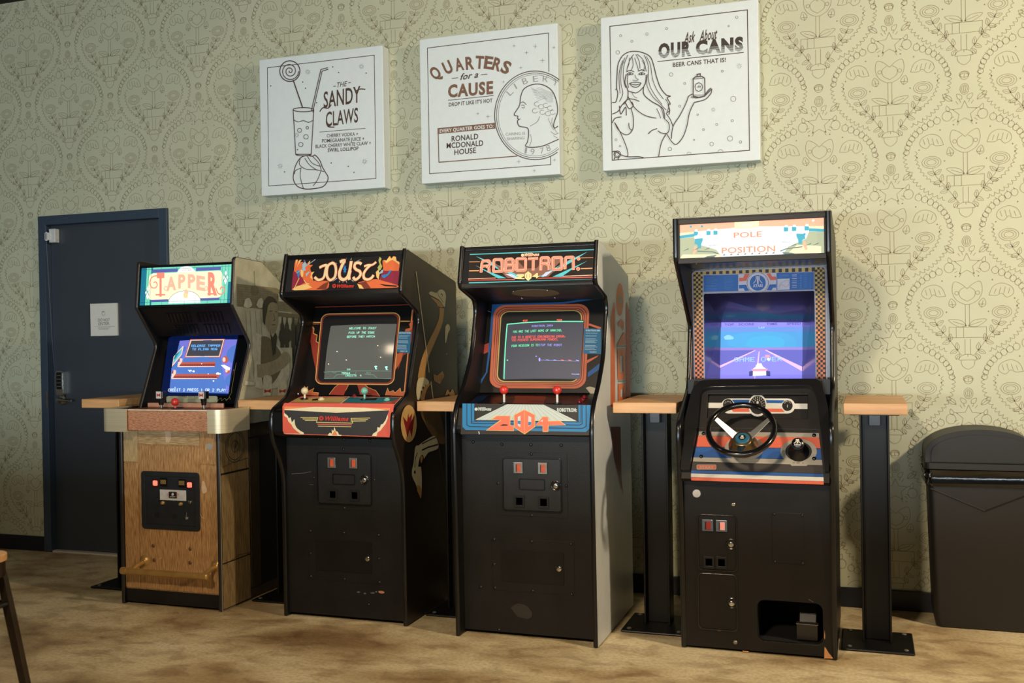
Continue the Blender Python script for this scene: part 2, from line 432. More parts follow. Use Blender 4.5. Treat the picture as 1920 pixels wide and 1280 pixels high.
    el(0, -.456, .040, .028, 0, 0, 180); S.append([(-.04, -.456), (.04, -.456)]); S.append(smooth([(-.03, -.456), (-.026, -.482), (0, -.5), (.026, -.482), (.03, -.456)], 3)); S.append([(0, -.428), (0, -.44)])
    el(0, -.545, .022, .015, n=12); S.append([(-.02, -.547), (0, -.538), (.02, -.547)])
    return S
wa = Art(WP, None, d=.0007, step=0)
mot = motif()
for i in range(-21, 13):
    for j in range(-1, 7):
        cx = .1295+.3333*i; cz = 2.768+.727*(j-4)+(.3635 if i % 2 else 0)
        if cx < XL-.25 or cx > XR+.25: continue
        for st in mot:
            run = []
            for x, z in st+[None] if False else [(cx+a, cz+b) for a, b in st]:
                ok = .1 < z < CEIL-.002 and XL < x < XR and not (DX0-.06 < x < DX1+.06 and z < DZ1+.06)
                if ok: run.append((x, z))
                else:
                    if len(run) > 1: wa.line(run, .0025, wline_m)
                    run = []
            if len(run) > 1: wa.line(run, .0025, wline_m)
wl.add(wa.v, wa.f, wline_m)
struct(wl.build('wall_back', loc=(0, YW, 0)))
# the line art must keep its facing; the wall is double-sided anyway

for a, b_ in ((XL, DX0-.057), (DX1+.057, XR)):
    bb = B(); bb.box(a, b_, YW-.014, YW-.0005, .0005, .098, basem); struct(bb.build('baseboard_back', loc=((a+b_)/2, YW, 0), bevel=.003))

# ------------------------------------------------------------------ door
dr = B(); dr.box(DX0+.004, DX1-.004, YW+.028, YW+.07, .012, DZ1-.004, navy_m)
door = struct(dr.build('door_1', loc=((DX0+DX1)/2, YW+.05, 0), bevel=.002))
fr = B()
for a in ((DX0-.056, DX0+.003, 0, DZ1+.055), (DX1-.003, DX1+.056, 0, DZ1+.055)):
    fr.box(a[0], a[1], YW-.022, YW+.1, a[2]+.001, a[3], frame_m)
fr.box(DX0+.003, DX1-.003, YW-.022, YW+.1, DZ1-.004, DZ1+.055, frame_m)
fr.build('door_frame', door, bevel=.003)
th = B(); th.box(DX0+.004, DX1-.004, YW-.012, YW+.026, .0006, .011, M('pale_threshold', (196, 192, 180), .4)); th.build('threshold', door)  # pale colour stands in for the strip of light under the door
for z in (1.95, 1.15, .35):
    hb = B(); hb.tube([(DX1-.002, YW+.012, z-.055), (DX1-.002, YW+.012, z+.055)], .009, steel_m, 10)
    hb.box(DX1-.022, DX1-.001, YW+.020, YW+.0275, z-.055, z+.055, steel_m); hb.build('hinge', door)
ss = B(); ss.box(-5.04, -4.99, YW-.014, YW+.026, 2.03, 2.12, M('sensor_white', (196, 198, 196), .45)); ss.box(-5.056, -5.042, YW-.030, YW-.02, 2.04, 2.10, M('sensor_white', (0, 0, 0)))
ss.box(-5.062, -5.03, YW-.03, YW-.012, 2.045, 2.095, M('sensor_white', (0, 0, 0)))
ss.build('door_sensor', door, bevel=.004)
# keypad lock with lever
lk = B(); c = (-4.985, YW+.028)
kp = Plane((c[0], c[1], 1.115), (1, 0, 0), (0, 0, 1))
lk.prism(kp, rrect(-.030, -.085, .030, .075, .014), 0, .035, chrome_m); lock = lk.build('keypad_lock', door, bevel=.003)
k2 = B(); k2.prism(kp.off(.0352), rrect(-.022, -.045, .022, .066, .008), 0, .002, M('keypad_black', (12, 12, 14), .2)); k2.build('keypad', lock)
k3 = Art(kp, None, d=.0376)
for r_ in range(4):
    for c_ in range(3): k3.poly(arc(-.012+.012*c_, .045-.024*r_, .0022, n=8), M('key_glow', (150, 150, 150), .5))
k3.build('key_marks', lock)
k4 = B(); k4.lathe((c[0], c[1]-.0002, 1.0), (0, -1, 0), [(.034, 0), (.036, .006), (.030, .016), (.014, .02), (.013, .055)], chrome_m, 24)
k4.build('lever_rose', lock, smooth_=True)
k5 = B(); k5.tube([(c[0], c[1]-.052, 1.0), (c[0]+.03, c[1]-.056, 1.0), (c[0]+.07, c[1]-.054, .998), (c[0]+.105, c[1]-.045, .996)], [.011, .010, .009, .008], chrome_m, 12)
k5.build('lever_handle', lock, smooth_=True)
st = B(); st.box(DX0-.012, DX0+.002, YW-.0245, YW-.0225, .95, 1.06, steel_m); st.build('strike_plate', door)
# door sign
sg = B(); sp = YP(YW+.022); q = sp.px
a = q(171, 569.5); b_ = q(221.5, 629)
sg.box(a[0], b_[0], YW+.012, YW+.0275, b_[1], a[1], M('sign_white', (206, 206, 198), .5, vary=.02))
sgo = tag(sg.build('door_sign', loc=((a[0]+b_[0])/2, YW+.02, (a[1]+b_[1])/2), bevel=.001), 'small white square sign with a hand symbol reading DO NOT ENTER on the navy door', 'sign')
DS = (160, 560, 16); sa = Art(YP(YW+.012), DS, d=.0004); gi = M('sign_ink', (90, 92, 92), .6)
sa.text('DO NOT', (385, 685), (735, 672), 88, gi); sa.text('ENTER', (400, 798), (720, 785), 88, gi)
sa.line([(255, 838), (895, 822)], .0012, gi)
sa.text('THIS AREA IS RESTRICTED', (385, 890), (745, 880), 22, gi); sa.text('EMPLOYEES ONLY', (415, 925), (705, 917), 24, gi)
for dx in (-28, -10, 8, 26): sa.line(arc(545+dx, 370-(8-abs(dx)*.25), 9, 34, 0, 180, 8), .0012, gi)
sa.line(smooth([(500, 400), (505, 450), (530, 495), (565, 495), (590, 455), (608, 415)], 4), .0014, gi)
sa.build('sign_print', sgo)

# ------------------------------------------------------------------ canvases
T = .085; CP_ = YP(YW-T)
def canvas(x0, z0, x1, z1, label, name='wall_canvas'):
    b = B(); b.box(x0, x1, YW-T, YW-.0008, z0, z1, white_m)
    return tag(b.build(name, loc=((x0+x1)/2, YW-T/2, (z0+z1)/2), bevel=.004), label, 'canvas print')
def crn(pts):
    P = [CP_.px(*p) for p in pts]; return (min((P[0][0], P[2][0])), (P[2][1]+P[3][1])/2, (P[1][0]+P[3][0])/2, (P[0][1]+P[1][1])/2)
KP1, KP2, KP3 = (470, 70, 4.1286), (770, 30, 3.8774), (1110, 0, 3.8788)
x0, z0, x1, z1 = crn([(485.7, 111.7), (717.5, 85), (490.3, 367.9), (720.7, 351.4)])
c1 = canvas(x0, z0, x1, z1, 'white square canvas reading THE SANDY CLAWS with a drawn sack')
x0, z0, x1, z1 = crn([(786, 75.1), (1044.7, 41.6), (790.6, 345.2), (1049.9, 326)])
c2 = canvas(x0, z0, x1, z1, 'white square canvas reading QUARTERS for a CAUSE with a big drawn coin')
x0, z0, x1, z1 = crn([(1125.5, 32.2), (1422, -1), (1130.1, 320.4), (1424.5, 300.3)])
c3 = canvas(x0, z0, x1, z1, 'white square canvas reading OUR CANS with a drawn long-haired woman holding a can')
def snow(A, x, y, r, m, n=8):
    for i in range(n):
        an = 2*math.pi*i/n+.2; A.line([(x+r*.35*math.cos(an), y+r*.35*math.sin(an)), (x+r*math.cos(an), y+r*math.sin(an))], .0018, m, same=i > 0)
def plus(A, x, y, r, m):
    A.line([(x-r, y), (x+r, y)], .0014, m); A.line([(x, y-r), (x, y+r)], .0014, m)
# --- canvas 1: cocktail text, snowflakes, sack; a plain drink glass and swirl lollipop stand on the sack
A = Art(CP_, KP1, d=.0004, step=.00005); L_ = lambda pts, wd=.0032, m=ink_m, cl=False: A.line(pts, wd*1.35, m, cl)
L_([(130, 235), (957, 138), (970, 1092), (140, 1150)], .003, cl=True)
A.text('THE', (668, 388), (748, 376), 38, ink_m, .01, .25); L_([(640, 380), (660, 377)]); L_([(756, 352), (776, 349)])
for t, (a, b2), h in (('SANDY', ((565, 545), (850, 500)), 120), ('CLAWS', ((582, 690), (832, 655)), 108)):
    A.text(t, a, b2, h, ink_m, .014)
L_(smooth([(535, 575), (560, 545), (600, 548), (625, 520)], 5), .005); L_(smooth([(815, 415), (850, 400), (888, 403)], 5), .005); L_(smooth([(585, 650), (600, 690), (650, 695)], 5), .005)
L_([(532, 733), (888, 704)], .0024)
for t, a, b2, h, bo in (('CHERRY VODKA +', (590, 775), (832, 760), 26, 0), ('POMEGRANATE JUICE +', (553, 815), (880, 797), 26, 0), ('BLACK CHERRY WHITE CLAW +', (502, 858), (932, 830), 26, 0), ('SWIRL LOLLIPOP', (597, 887), (835, 872), 26, .012)):
    A.text(t, a, b2, h, ink_m, bo+.012)
for x, y in ((443, 267), (858, 226), (357, 757), (230, 996), (882, 961)): snow(A, x, y, 20, ink_m)
for x, y in ((636, 229), (682, 273), (895, 277), (404, 346), (426, 394), (157, 376), (512, 506), (364, 869), (264, 1041), (625, 972), (757, 999), (801, 1045)): A.poly(arc(x, y, 5, n=8), ink_m)
# sack
L_(smooth([(335, 1045), (350, 990), (385, 935), (430, 915), (480, 920), (500, 912), (535, 950), (555, 1000), (580, 1045), (600, 1080), (592, 1120), (560, 1155), (500, 1170), (420, 1173), (360, 1150), (332, 1100)], 5, True), .0042, cl=True)
for P in ([(385, 940), (380, 985), (430, 1020), (510, 1025), (570, 1040)], [(420, 935), (460, 990), (520, 1030)], [(440, 920), (480, 975), (545, 1000)], [(480, 920), (530, 975), (548, 1030)], [(395, 1010), (350, 1030), (338, 1060)], [(545, 1035), (520, 1100), (485, 1150)], [(390, 1015), (385, 1080), (410, 1170)]):
    L_(smooth(P, 5), .003)
# glass with lollipop (plain stand-in drawing)
L_([(330, 560), (350, 905), (470, 905), (490, 560)], .0038); L_(arc(410, 560, 80, 16, n=28), .0038, cl=True); L_(arc(410, 905, 60, 12, 0, 180, n=14), .0038)
L_(smooth([(337, 640), (370, 655), (410, 645), (450, 658), (485, 642)], 5), .003)
for x, y, r in ((380, 720, 16), (430, 770, 18), (390, 830, 17), (440, 700, 10)): L_(arc(x, y, r, n=14), .0024, cl=True)
L_([(405, 548), (330, 330)], .0055); L_(arc(305, 262, 78, 80, n=30), .0042, cl=True)
L_([(305+70*(1-i/40)*math.cos(i*.42), 262+72*(1-i/40)*math.sin(i*.42)) for i in range(40)], .0036)
L_([(470, 575), (545, 250), (600, 235)], .0035); L_([(482, 580), (555, 262), (603, 248)], .0035)
A.build('canvas_print', c1)
# --- canvas 2
A = Art(CP_, KP2, d=.0004, step=.00005); L_ = lambda pts, wd=.0032, m=ink_m, cl=False: A.line(pts, wd*1.35, m, cl)
L_([(1005, 405), (1002, 124), (122, 233), (138, 1146), (1018, 1080), (1017, 1020)], .003)
brn = M('copper_ink', (116, 84, 66), .6)
word = 'QUARTERS'; pos = [(205, 465, 22), (272, 428, 12), (342, 402, 2), (408, 388, -2), (472, 380, -4), (535, 378, -4), (602, 385, -14), (672, 405, -28)]
for ch, (x, y, rot) in zip(word, [(175, 470, 34), (258, 425, 24), (330, 400, 12), (402, 388, 4), (468, 378, -4), (530, 378, -8), (588, 385, -16), (648, 400, -24)]):
    c, s = math.cos(math.radians(rot)), math.sin(math.radians(rot)); wd = 62 if ch != 'Q' else 68; h = 86
    A.text(ch, (x, y), (x+wd*c, y-wd*s), h, brn, .036, up=(x-h*s, y-h*c))
A.text('for a', (360, 465), (492, 446), 44, ink_m, .018, .35); L_([(300, 454), (346, 449)], .003); L_([(512, 428), (558, 423)], .003)
A.text('CAUSE', (272, 590), (600, 562), 84, brn, .04); L_([(272, 613), (604, 578)], .0025)
A.text("DROP IT LIKE IT'S HOT", (278, 658), (595, 626), 26, ink_m, .02)
A.poly([(196, 815), (612, 776), (617, 818), (196, 858)], brn)
A.text('EVERY QUARTER GOES TO:', (212, 848), (602, 812), 24, white_m, .018)
L_([(200, 815), (206, 1063), (775, 1018)], .004, brn)
for t, a, b2 in (('RONALD', (298, 912), (492, 893)), ('MCDONALD', (262, 962), (528, 942)), ('HOUSE', (318, 1010), (476, 994))): A.text(t, a, b2, 38, ink_m, .018)
coin = arc(905, 722, 294, 322, 55, 306, 60)
for off_, wd in ((0, .0034), (-14, .0022), (-27, .0012)):
    P = [(905+(294+off_)*math.cos(t), 722+(322+off_)*math.sin(t)) for t in [math.radians(52+(307-52)*i/60) for i in range(61)]]
    L_([p for p in P if p[0] < 1083], wd)
for ch, x, y, rot in zip('LIBERT', (725, 770, 822, 893, 960, 1030), (582, 532, 500, 480, 478, 502), (45, 30, 20, 6, -6, -14)):
    c, s = math.cos(math.radians(rot)), math.sin(math.radians(rot)); wd = {'I': 8}.get(ch, 36); h = 44
    A.text(ch, (x, y), (x+wd*c, y-wd*s), h, inkg_m, -.01, up=(x-h*s, y-h*c))
for ch, x, y, rot in zip('1978', (828, 872, 945, 995), (998, 1008, 1002, 985), (-8, -2, 8, 18)):
    c, s = math.cos(math.radians(rot)), math.sin(math.radians(rot)); wd = {'1': 14}.get(ch, 28); h = 44
    A.text(ch, (x, y), (x+wd*c, y-wd*s), h, inkg_m, -.01, up=(x-h*s, y-h*c))
A.text('CARING IS', (692, 870), (832, 862), 20, inkg_m, 0); A.text('SHARING', (702, 903), (828, 896), 20, inkg_m, 0)
L_(smooth([(1072, 800), (1048, 815), (1040, 790), (1055, 740), (1070, 690), (1058, 610), (1025, 540), (960, 500), (890, 498), (825, 530), (800, 590), (792, 650), (755, 710), (762, 725), (780, 728), (778, 745), (788, 752), (778, 765), (790, 800), (850, 815), (858, 860), (850, 915), (836, 945), (880, 955), (960, 945), (1040, 912), (1078, 895)], 5), .0036)
L_(smooth([(800, 632), (820, 625), (842, 645)], 4), .0024); L_(smooth([(805, 650), (822, 648), (826, 668), (808, 665)], 4), .002); L_(smooth([(790, 750), (800, 748)], 3), .002)
for i in range(9): L_(smooth([(875+6*i, 520+12*i), (905+9*i, 535+8*i), (940+6*i, 522+12*i), (990+3*i, 545+10*i), (1035, 560+8*i)], 4), .0011, inkg_m)
for x, y in ((950, 660), (985, 650), (1015, 670), (960, 700), (1000, 710), (1035, 700), (920, 640), (905, 690)): L_(arc(x, y, 20, 16, 20, 300, 12), .0014, inkl_m)
for P in ([(870, 800), (920, 770), (940, 730)], [(1000, 740), (1015, 780), (1040, 830)], [(1030, 740), (1030, 790), (1065, 850)], [(870, 860), (880, 900), (865, 945)], [(1020, 840), (1050, 860), (1078, 850)], [(1040, 870), (1070, 890)]): L_(smooth(P, 5), .0016, inkl_m)
for x, y, r in ((753, 218, 11), (907, 221, 16), (844, 267, 12), (960, 324, 16), (803, 376, 11), (1042, 230, 10), (676, 479, 10), (490, 710, 10), (564, 731, 13), (788, 1058, 14), (1047, 1047, 11), (900, 1124, 12)): plus(A, x, y, r, inkl_m)
A.build('canvas_print', c2)
# --- canvas 3
A = Art(CP_, KP3, d=.0004, step=.00005); L_ = lambda pts, wd=.0032, m=ink_m, cl=False: A.line(pts, wd*1.35, m, cl)
L_([(130, 192), (1130, 72), (1146, 1093), (147, 1165)], .0034, cl=True)
A.text('Ask', (668, 315), (752, 302), 74, ink_m, .024, .4); A.text('About', (780, 300), (912, 280), 74, ink_m, .024, .4)
# OUR CANS: solid above, striped below
blk = M('near_black_ink', (52, 40, 34), .6)
A.text('OUR', (483, 418), (722, 398), 92, blk, .06); A.text('CANS', (755, 392), (1100, 362), 88, blk, .06)
for i in range(6):
    t = i/5; A.line([(478, 376+i*8.5), (1104, 322+i*8.5)], .0009+.0004*i, white_m)
L_([(476, 448), (1104, 381)], .003); A.text('BEER CANS THAT IS!', (588, 487), (973, 450), 30, ink_m, .022)
for x, y, r in ((543, 208, 8), (1053, 126, 9), (994, 190, 6), (209, 259, 8), (291, 300, 8), (188, 381, 13), (576, 542, 13), (948, 517, 8), (675, 607, 8), (1028, 719, 19), (638, 772, 8), (769, 834, 6), (1021, 878, 8), (908, 905, 8), (811, 942, 7), (743, 1017, 5), (175, 1016, 8), (205, 1062, 6), (1005, 1007, 19), (871, 1047, 14), (1080, 1032, 9), (567, 1083, 13)):
    L_(arc(x, y, r, n=14), .0015, inkl_m, True)
L_(arc(706, 1118, 14, 12, 180, 360, 10), .0015, inkl_m); L_(arc(935, 1102, 18, 14, 180, 360, 10), .0015, inkl_m)
for x, y, r in ((400, 248, 14), (1071, 480, 20), (883, 797, 15)): snow(A, x, y, r, inkg_m)
hair = [[(147, 745), (175, 740), (188, 680), (180, 640), (182, 560), (190, 470), (220, 410), (265, 380), (320, 374), (375, 385), (425, 415), (450, 480), (470, 560), (500, 640), (540, 690), (570, 700), (548, 712), (570, 755), (555, 760), (565, 800), (560, 835)],
    [(250, 540), (240, 600), (262, 660), (258, 720), (230, 760)], [(395, 545), (390, 600), (375, 640), (380, 690), (430, 735), (490, 770), (520, 800), (530, 870)],
    [(147, 830), (190, 810), (215, 770), (250, 730), (270, 720)], [(200, 770), (210, 830), (245, 780), (250, 840)], [(240, 740), (270, 790), (300, 770), (290, 740)],
    [(305, 395), (280, 430), (262, 480), (252, 525)], [(320, 395), (345, 450), (350, 500)], [(330, 395), (375, 440), (395, 520)], [(290, 410), (300, 470), (285, 515)], [(310, 420), (330, 480), (340, 520)], [(275, 420), (268, 470), (256, 500)], [(365, 440), (385, 480), (372, 520)],
    [(240, 420), (215, 500), (210, 600), (225, 680), (200, 740)], [(225, 440), (200, 520), (198, 600), (205, 680)], [(262, 400), (235, 470), (228, 560), (245, 640)], [(395, 410), (425, 470), (440, 570), (470, 650), (520, 720)], [(380, 400), (410, 480), (415, 600), (450, 680), (510, 760)], [(405, 540), (400, 620), (440, 700), (490, 750), (540, 800)],
    [(470, 790), (490, 830), (500, 860)], [(500, 780), (515, 820), (520, 860)], [(535, 720), (560, 770), (545, 820), (570, 800)], [(170, 655), (183, 640)]]
for i, P in enumerate(hair): L_(smooth(P, 5), .0036 if i < 6 else .0024)
for P in ([(262, 660), (285, 668), (320, 676), (350, 660), (372, 635)], [(262, 545), (258, 590), (266, 640)]): L_(smooth(P, 5), .003)
for sx in (277, 362):
    L_(smooth([(sx-22, 541), (sx-4, 528), (sx+18, 534), (sx+22, 541), (sx, 545), (sx-22, 541)], 4), .0026); A.poly(arc(sx, 537, 6, n=10), ink_m); 
L_(smooth([(255, 522), (280, 512), (308, 524)], 4), .003); L_(smooth([(336, 520), (362, 508), (385, 518)], 4), .003)
L_(smooth([(312, 545), (322, 570), (338, 580), (318, 590), (296, 582)], 4), .002); L_(smooth([(272, 608), (300, 598), (315, 602), (330, 598), (358, 606), (320, 618), (272, 608)], 4), .0026); L_(smooth([(276, 612), (300, 632), (335, 632), (356, 610)], 4), .0028)
body = [[(262, 700), (300, 770), (345, 815), (400, 845), (470, 860)], [(215, 850), (170, 860), (147, 895)], [(165, 890), (190, 940), (230, 975), (270, 975), (300, 930), (300, 850), (285, 790)], [(268, 895), (272, 930), (290, 948)],
    [(165, 890), (200, 950), (240, 1040), (262, 1110), (258, 1140)], [(540, 825), (570, 870), (590, 920)], [(535, 870), (560, 900), (560, 950), (540, 972), (500, 965), (480, 950)], [(540, 975), (505, 1040), (485, 1140)], [(410, 975), (435, 950), (475, 935)],
    [(545, 975), (580, 1030), (615, 1050), (660, 1000), (690, 920), (710, 820), (745, 745)], [(578, 1010), (590, 920), (640, 840), (685, 750), (705, 700), (738, 683)], [(745, 745), (790, 735), (830, 720), (865, 680), (872, 645)], [(720, 705), (760, 712), (800, 706), (830, 690), (870, 648)], [(822, 690), (850, 655), (865, 640)],
    [(147, 1105), (170, 1100), (210, 1125), (260, 1140), (340, 1140), (380, 1148)], [(270, 718), (310, 724), (345, 738)]]
for P in body: L_(smooth(P, 5), .0032)
L_(arc(185, 1122, 24, n=18), .003, cl=True); L_(arc(185, 1122, 16, n=18), .002, cl=True); L_([(170, 1140), (160, 1160)]); L_([(200, 1138), (190, 1160)])
L_(smooth([(288, 670), (305, 700), (330, 715)], 4), .002, inkl_m)
L_([(736, 575), (736, 700), (775, 708), (822, 700), (820, 570), (800, 556), (752, 560)], .0036, cl=True); L_([(736, 576), (820, 568)], .0018); L_([(740, 692), (820, 692)], .0018)
L_([(765, 556), (765, 542), (788, 538), (788, 553)], .004); L_(arc(777, 634, 28, 32, n=8), .0024, cl=True); A.text('Ale', (765, 640), (792, 636), 16, ink_m, 0, .3)
A.build('canvas_print', c3)
# ================================================================== arcade cabinets: shared builders
PT = .019
def side_panels(t, x0, x1, prof, fr, mL, mR, trim_to, edge=None):
    """two side panels from a (y,z) outline; black rounded plastic along the front outline"""
    out = fillet(prof, fr, 6)
    for xa, m in ((x0, mL), (x1-PT, mR)):
        b = B(); b.prism(XP(xa), out, 0, PT, m); b.build('side_panel', t, bevel=.0015, bseg=1)
    front = fillet(prof[:trim_to], fr[:trim_to], 6, closed=False)
    for xa in (x0, x1-PT):
        b = B(); vs = []; n = len(front)
        for i, p in enumerate(front):
            a = Vector(front[max(i-1, 0)]); c = Vector(front[min(i+1, n-1)]); tg = (c-a).normalized(); nr = Vector((-tg.y, tg.x))
            if nr.x > 0 and abs(nr.x) > abs(nr.y)*.2: nr = -nr
            nr = Vector((-tg.y, tg.x))       # outline runs upward along the front: this side is outside
            for k in range(5):
                an = math.pi*k/4; o = math.sin(an)*.004+.0004; x = xa+PT/2-math.cos(an)*(PT/2+.0008)
                vs.append((x, p[0]+nr.x*o, p[1]+nr.y*o))
        fs = [(i*5+k, i*5+k+1, (i+1)*5+k+1, (i+1)*5+k) for i in range(n-1) for k in range(4)]
        fs += [(i*5+4, i*5, (i+1)*5, (i+1)*5+4) for i in range(n-1)]
        b.add(vs, fs, edge or trim_m); b.build('edge_trim', t, smooth_=True)
def body(t, x0, x1, yb, zt, yt, m=None):
    """back, top and bottom boards behind the side panels"""
    b = B(); b.box(x0+PT, x1-PT, yb-.02, yb-.002, .02, zt-.01, m or black_m); b.build('back_panel', t)
    b = B(); b.box(x0+PT, x1-PT, yt, yb-.021, zt-.03, zt-.012, m or black_m); b.build('top_panel', t)
def bolt(t, pl, u, v, r=.008, m=None, name='bolt'):
    b = B(); b.lathe(pl.w(u, v, 0), pl.N, [(r, 0), (r, .0015), (r*.75, .004), (r*.3, .0052)], m or bolt_m, 12); return b.build(name, t, smooth_=True)
def pbolt(t, pl, k, x, y, r=.008, m=None):
    u, v = pl.px(k[0]+x/k[2], k[1]+y/k[2]); return bolt(t, pl, u, v, r, m)
def rim(pl, pts, w_, d0, d1, m, name, parent, inner_fill=None):
    """raised frame following an outline"""
    b = B(); n = len(pts); cx = sum(p[0] for p in pts)/n; cy = sum(p[1] for p in pts)/n
    hx = max(abs(p[0]-cx) for p in pts); hy = max(abs(p[1]-cy) for p in pts)
    inn = [(cx+(p[0]-cx)*(1-w_/hx), cy+(p[1]-cy)*(1-w_/hy)) for p in pts]
    b.prism(pl, pts, d0, d1, m, holes=[list(reversed(inn))]); return b.build(name, parent, bevel=min(.0012, w_*.3))
def lock(parent, pl, u, v, r=.011, cup=True):
    if cup:
        b = B(); b.lathe(pl.w(u, v, 0), pl.N, [(r*2.2, 0), (r*2.2, .003), (r*1.9, .0045), (r*1.5, .003), (r*1.45, .0008)], trim_m, 24); b.build('lock_cup', parent, smooth_=True)
    b = B(); b.lathe(pl.w(u, v, 0), pl.N, [(r, 0), (r, .008), (r*.8, .0095), (r*.35, .0095), (r*.3, .007)], chrome_m, 20); return b.build('lock', parent, smooth_=True)
amber = M('amber_coin_light', (226, 96, 52), .35, emit=.42, vary=.25, scale=60)
redl = M('red_coin_light', (170, 44, 34), .35, emit=.4, vary=.2)
pinkl = M('pink_coin_light', (240, 150, 128), .35, emit=.7, vary=.15)
hot = M('bright_red_coin_light', (255, 120, 96), .35, emit=1.5, vary=.3, scale=120)
def coin_slot(parent, pl, u, v, w_, h_, lm, body_m=None, name='coin_slot'):
    b = B(); b.prism(pl, [(u-w_/2, v-h_/2), (u+w_/2, v-h_/2), (u+w_/2, v+h_/2), (u-w_/2, v+h_/2)], 0, .009, body_m or steel_m)
    s = b.build(name, parent, bevel=.002)
    l = B(); l.prism(pl, [(u-w_*.12, v-h_*.34), (u+w_*.30, v-h_*.34), (u+w_*.30, v+h_*.34), (u-w_*.12, v+h_*.34)], .0092, .0115, lm); l.build('slot_light', s)
    d = B(); d.prism(pl, [(u-w_*.22, v-h_*.36), (u-w_*.13, v-h_*.34), (u-w_*.13, v+h_*.34), (u-w_*.22, v+h_*.3)], .0092, .0098, dark_m); d.build('slot_gap', s)
def coin_return(parent, pl, u, v, w_, h_):
    b = B(); P = [(u-w_/2, v-h_/2), (u+w_/2, v-h_/2), (u+w_/2, v+h_/2), (u-w_/2, v+h_/2)]
    I = [(u-w_*.32, v-h_*.3), (u+w_*.32, v-h_*.3), (u+w_*.32, v+h_*.32), (u-w_*.32, v+h_*.32)]
    b.prism(pl, P, 0, .006, blackp_m, holes=[list(reversed(I))]); b.prism(pl, I, 0, .001, M('coin_return_flap', (11, 11, 12), .35))
    b.build('coin_return', parent, bevel=.001)
def joystick(t, pos, ball_m, shaft_m, h=.062, r=.0175, tilt=(0, 0)):
    s = B(); p = Vector(pos); s.tube([p+Vector((0, 0, .001)), p+Vector((tilt[0]*.5, tilt[1]*.5, h*.5)), p+Vector((tilt[0], tilt[1], h))], .0055, shaft_m, 12); s.lathe(p, (0, 0, 1), [(.021, 0), (.021, .002), (.012, .006)], trim_m, 20)
    o = s.build('joystick', t, smooth_=True)
    b = B(); b.ball(p+Vector((tilt[0], tilt[1], h+r*.8)), r, ball_m, n=24); b.build('ball_top', o, smooth_=True); return o
def button(t, pl, u, v, m, r=.014, name='button'):
    b = B(); b.lathe(pl.w(u, v, 0), pl.N, [(r, 0), (r, .004), (r*.86, .006), (r*.62, .006), (r*.6, .011), (r*.45, .012)], m, 20); return b.build(name, t, smooth_=True)
def marquee_box(t, x0, x1, lo, hi, ret=.022, m=None):
    """lo, hi: (y,z) of the sign's lower and upper edge; returns its plane"""
    pl = SP(0, lo, hi); H = math.hypot(hi[0]-lo[0], hi[1]-lo[1])
    b = B(); b.prism(pl, [(x0, 0), (x1, 0), (x1, H), (x0, H)], -.006, 0, m or dark_m); pane = b.build('marquee', t)
    for v0, v1 in ((-ret*.15, ret*.85), (H-ret*.85, H+ret*.15)):
        r_ = B(); r_.prism(pl, [(x0, v0), (x1, v0), (x1, v1), (x0, v1)], .0008, .006, trim_m); r_.build('marquee_retainer', t, bevel=.002)
    return pl, pane
def crt(pl, k, quad, name, t, m, bulge=.012, n=14, d=.001):
    """slightly domed picture tube surface over a crop quad (tl,tr,br,bl)"""
    Q = [Vector(pl.px(k[0]+x/k[2], k[1]+y/k[2])) for x, y in quad]; b = B(); vs = []
    for i in range(n+1):
        for j in range(n+1):
            a = i/n; c = j/n; p = (Q[3]*(1-c)+Q[2]*c)*(1-a)+(Q[0]*(1-c)+Q[1]*c)*a
            e = 1-max(abs(2*a-1), abs(2*c-1))**4*.0; bl = bulge*(1-((2*a-1)**2+(2*c-1)**2)/2)
            vs.append(pl.w(p.x, p.y, d+bl))
    fs = [(i*(n+1)+j, i*(n+1)+j+1, (i+1)*(n+1)+j+1, (i+1)*(n+1)+j) for i in range(n) for j in range(n)]
    b.add(vs, fs, m)
    def lift(v):
        u_ = (v-pl.P).dot(pl.U); w_ = (v-pl.P).dot(pl.V); c = (Q[0]+Q[1]+Q[2]+Q[3])/4
        hx = (Q[1]-Q[0]).length/2; hy = (Q[0]-Q[3]).length/2
        rr = ((u_-c.x)/hx)**2+((w_-c.y)/hy)**2
        return v+pl.N*(bulge*max(0, 1-rr/2))
    return b, lift
# ================================================================== cabinet with the brass-cornered wooden bar front (leftmost)
K1, K2, TMQ, TMR, TS, TCD = (210, 460, 3.764), (190, 740, 3.049), (240, 470, 6.7375), (380, 470, 6.739), (300, 610, 8), (255, 870, 9.846)
X0, X1 = -3.71, -3.09
tap = thing('arcade_cabinet', 'wood-fronted upright arcade cabinet with brass footrail and lit stained-glass sign, beside the navy door', 'arcade machine', ((X0+X1)/2, 4.70, 0))
sepia = M('sepia_side_print', (168, 164, 138), .5, vary=.2, scale=14, rgb2=(188, 184, 158))
prof = [(4.352, .004), (4.352, 1.012), (4.505, 1.014), (4.650, 1.352), (4.492, 1.556), (4.518, 1.806), (4.762, 1.793), (5.058, 1.625), (5.058, .004)]
side_panels(tap, X0, X1, prof, [0, .0, .0, .03, .012, .02, .01, .02, 0], black_m, sepia, 7, edge=M('dark_brown_trim', (38, 34, 32), .35))
body(tap, X0, X1, 5.055, 1.60, 4.9)
b = B(); b.prism(SP(X0+PT, (4.57, 1.755), (5.04, 1.60)) if False else Plane((X0+PT, 4.545, 1.785), (1, 0, 0), (0, .2, -.01)), [(0, 0), (X1-X0-2*PT, 0), (X1-X0-2*PT, .215), (0, .215)], -.012, 0, black_m); b.build('top_board', tap)
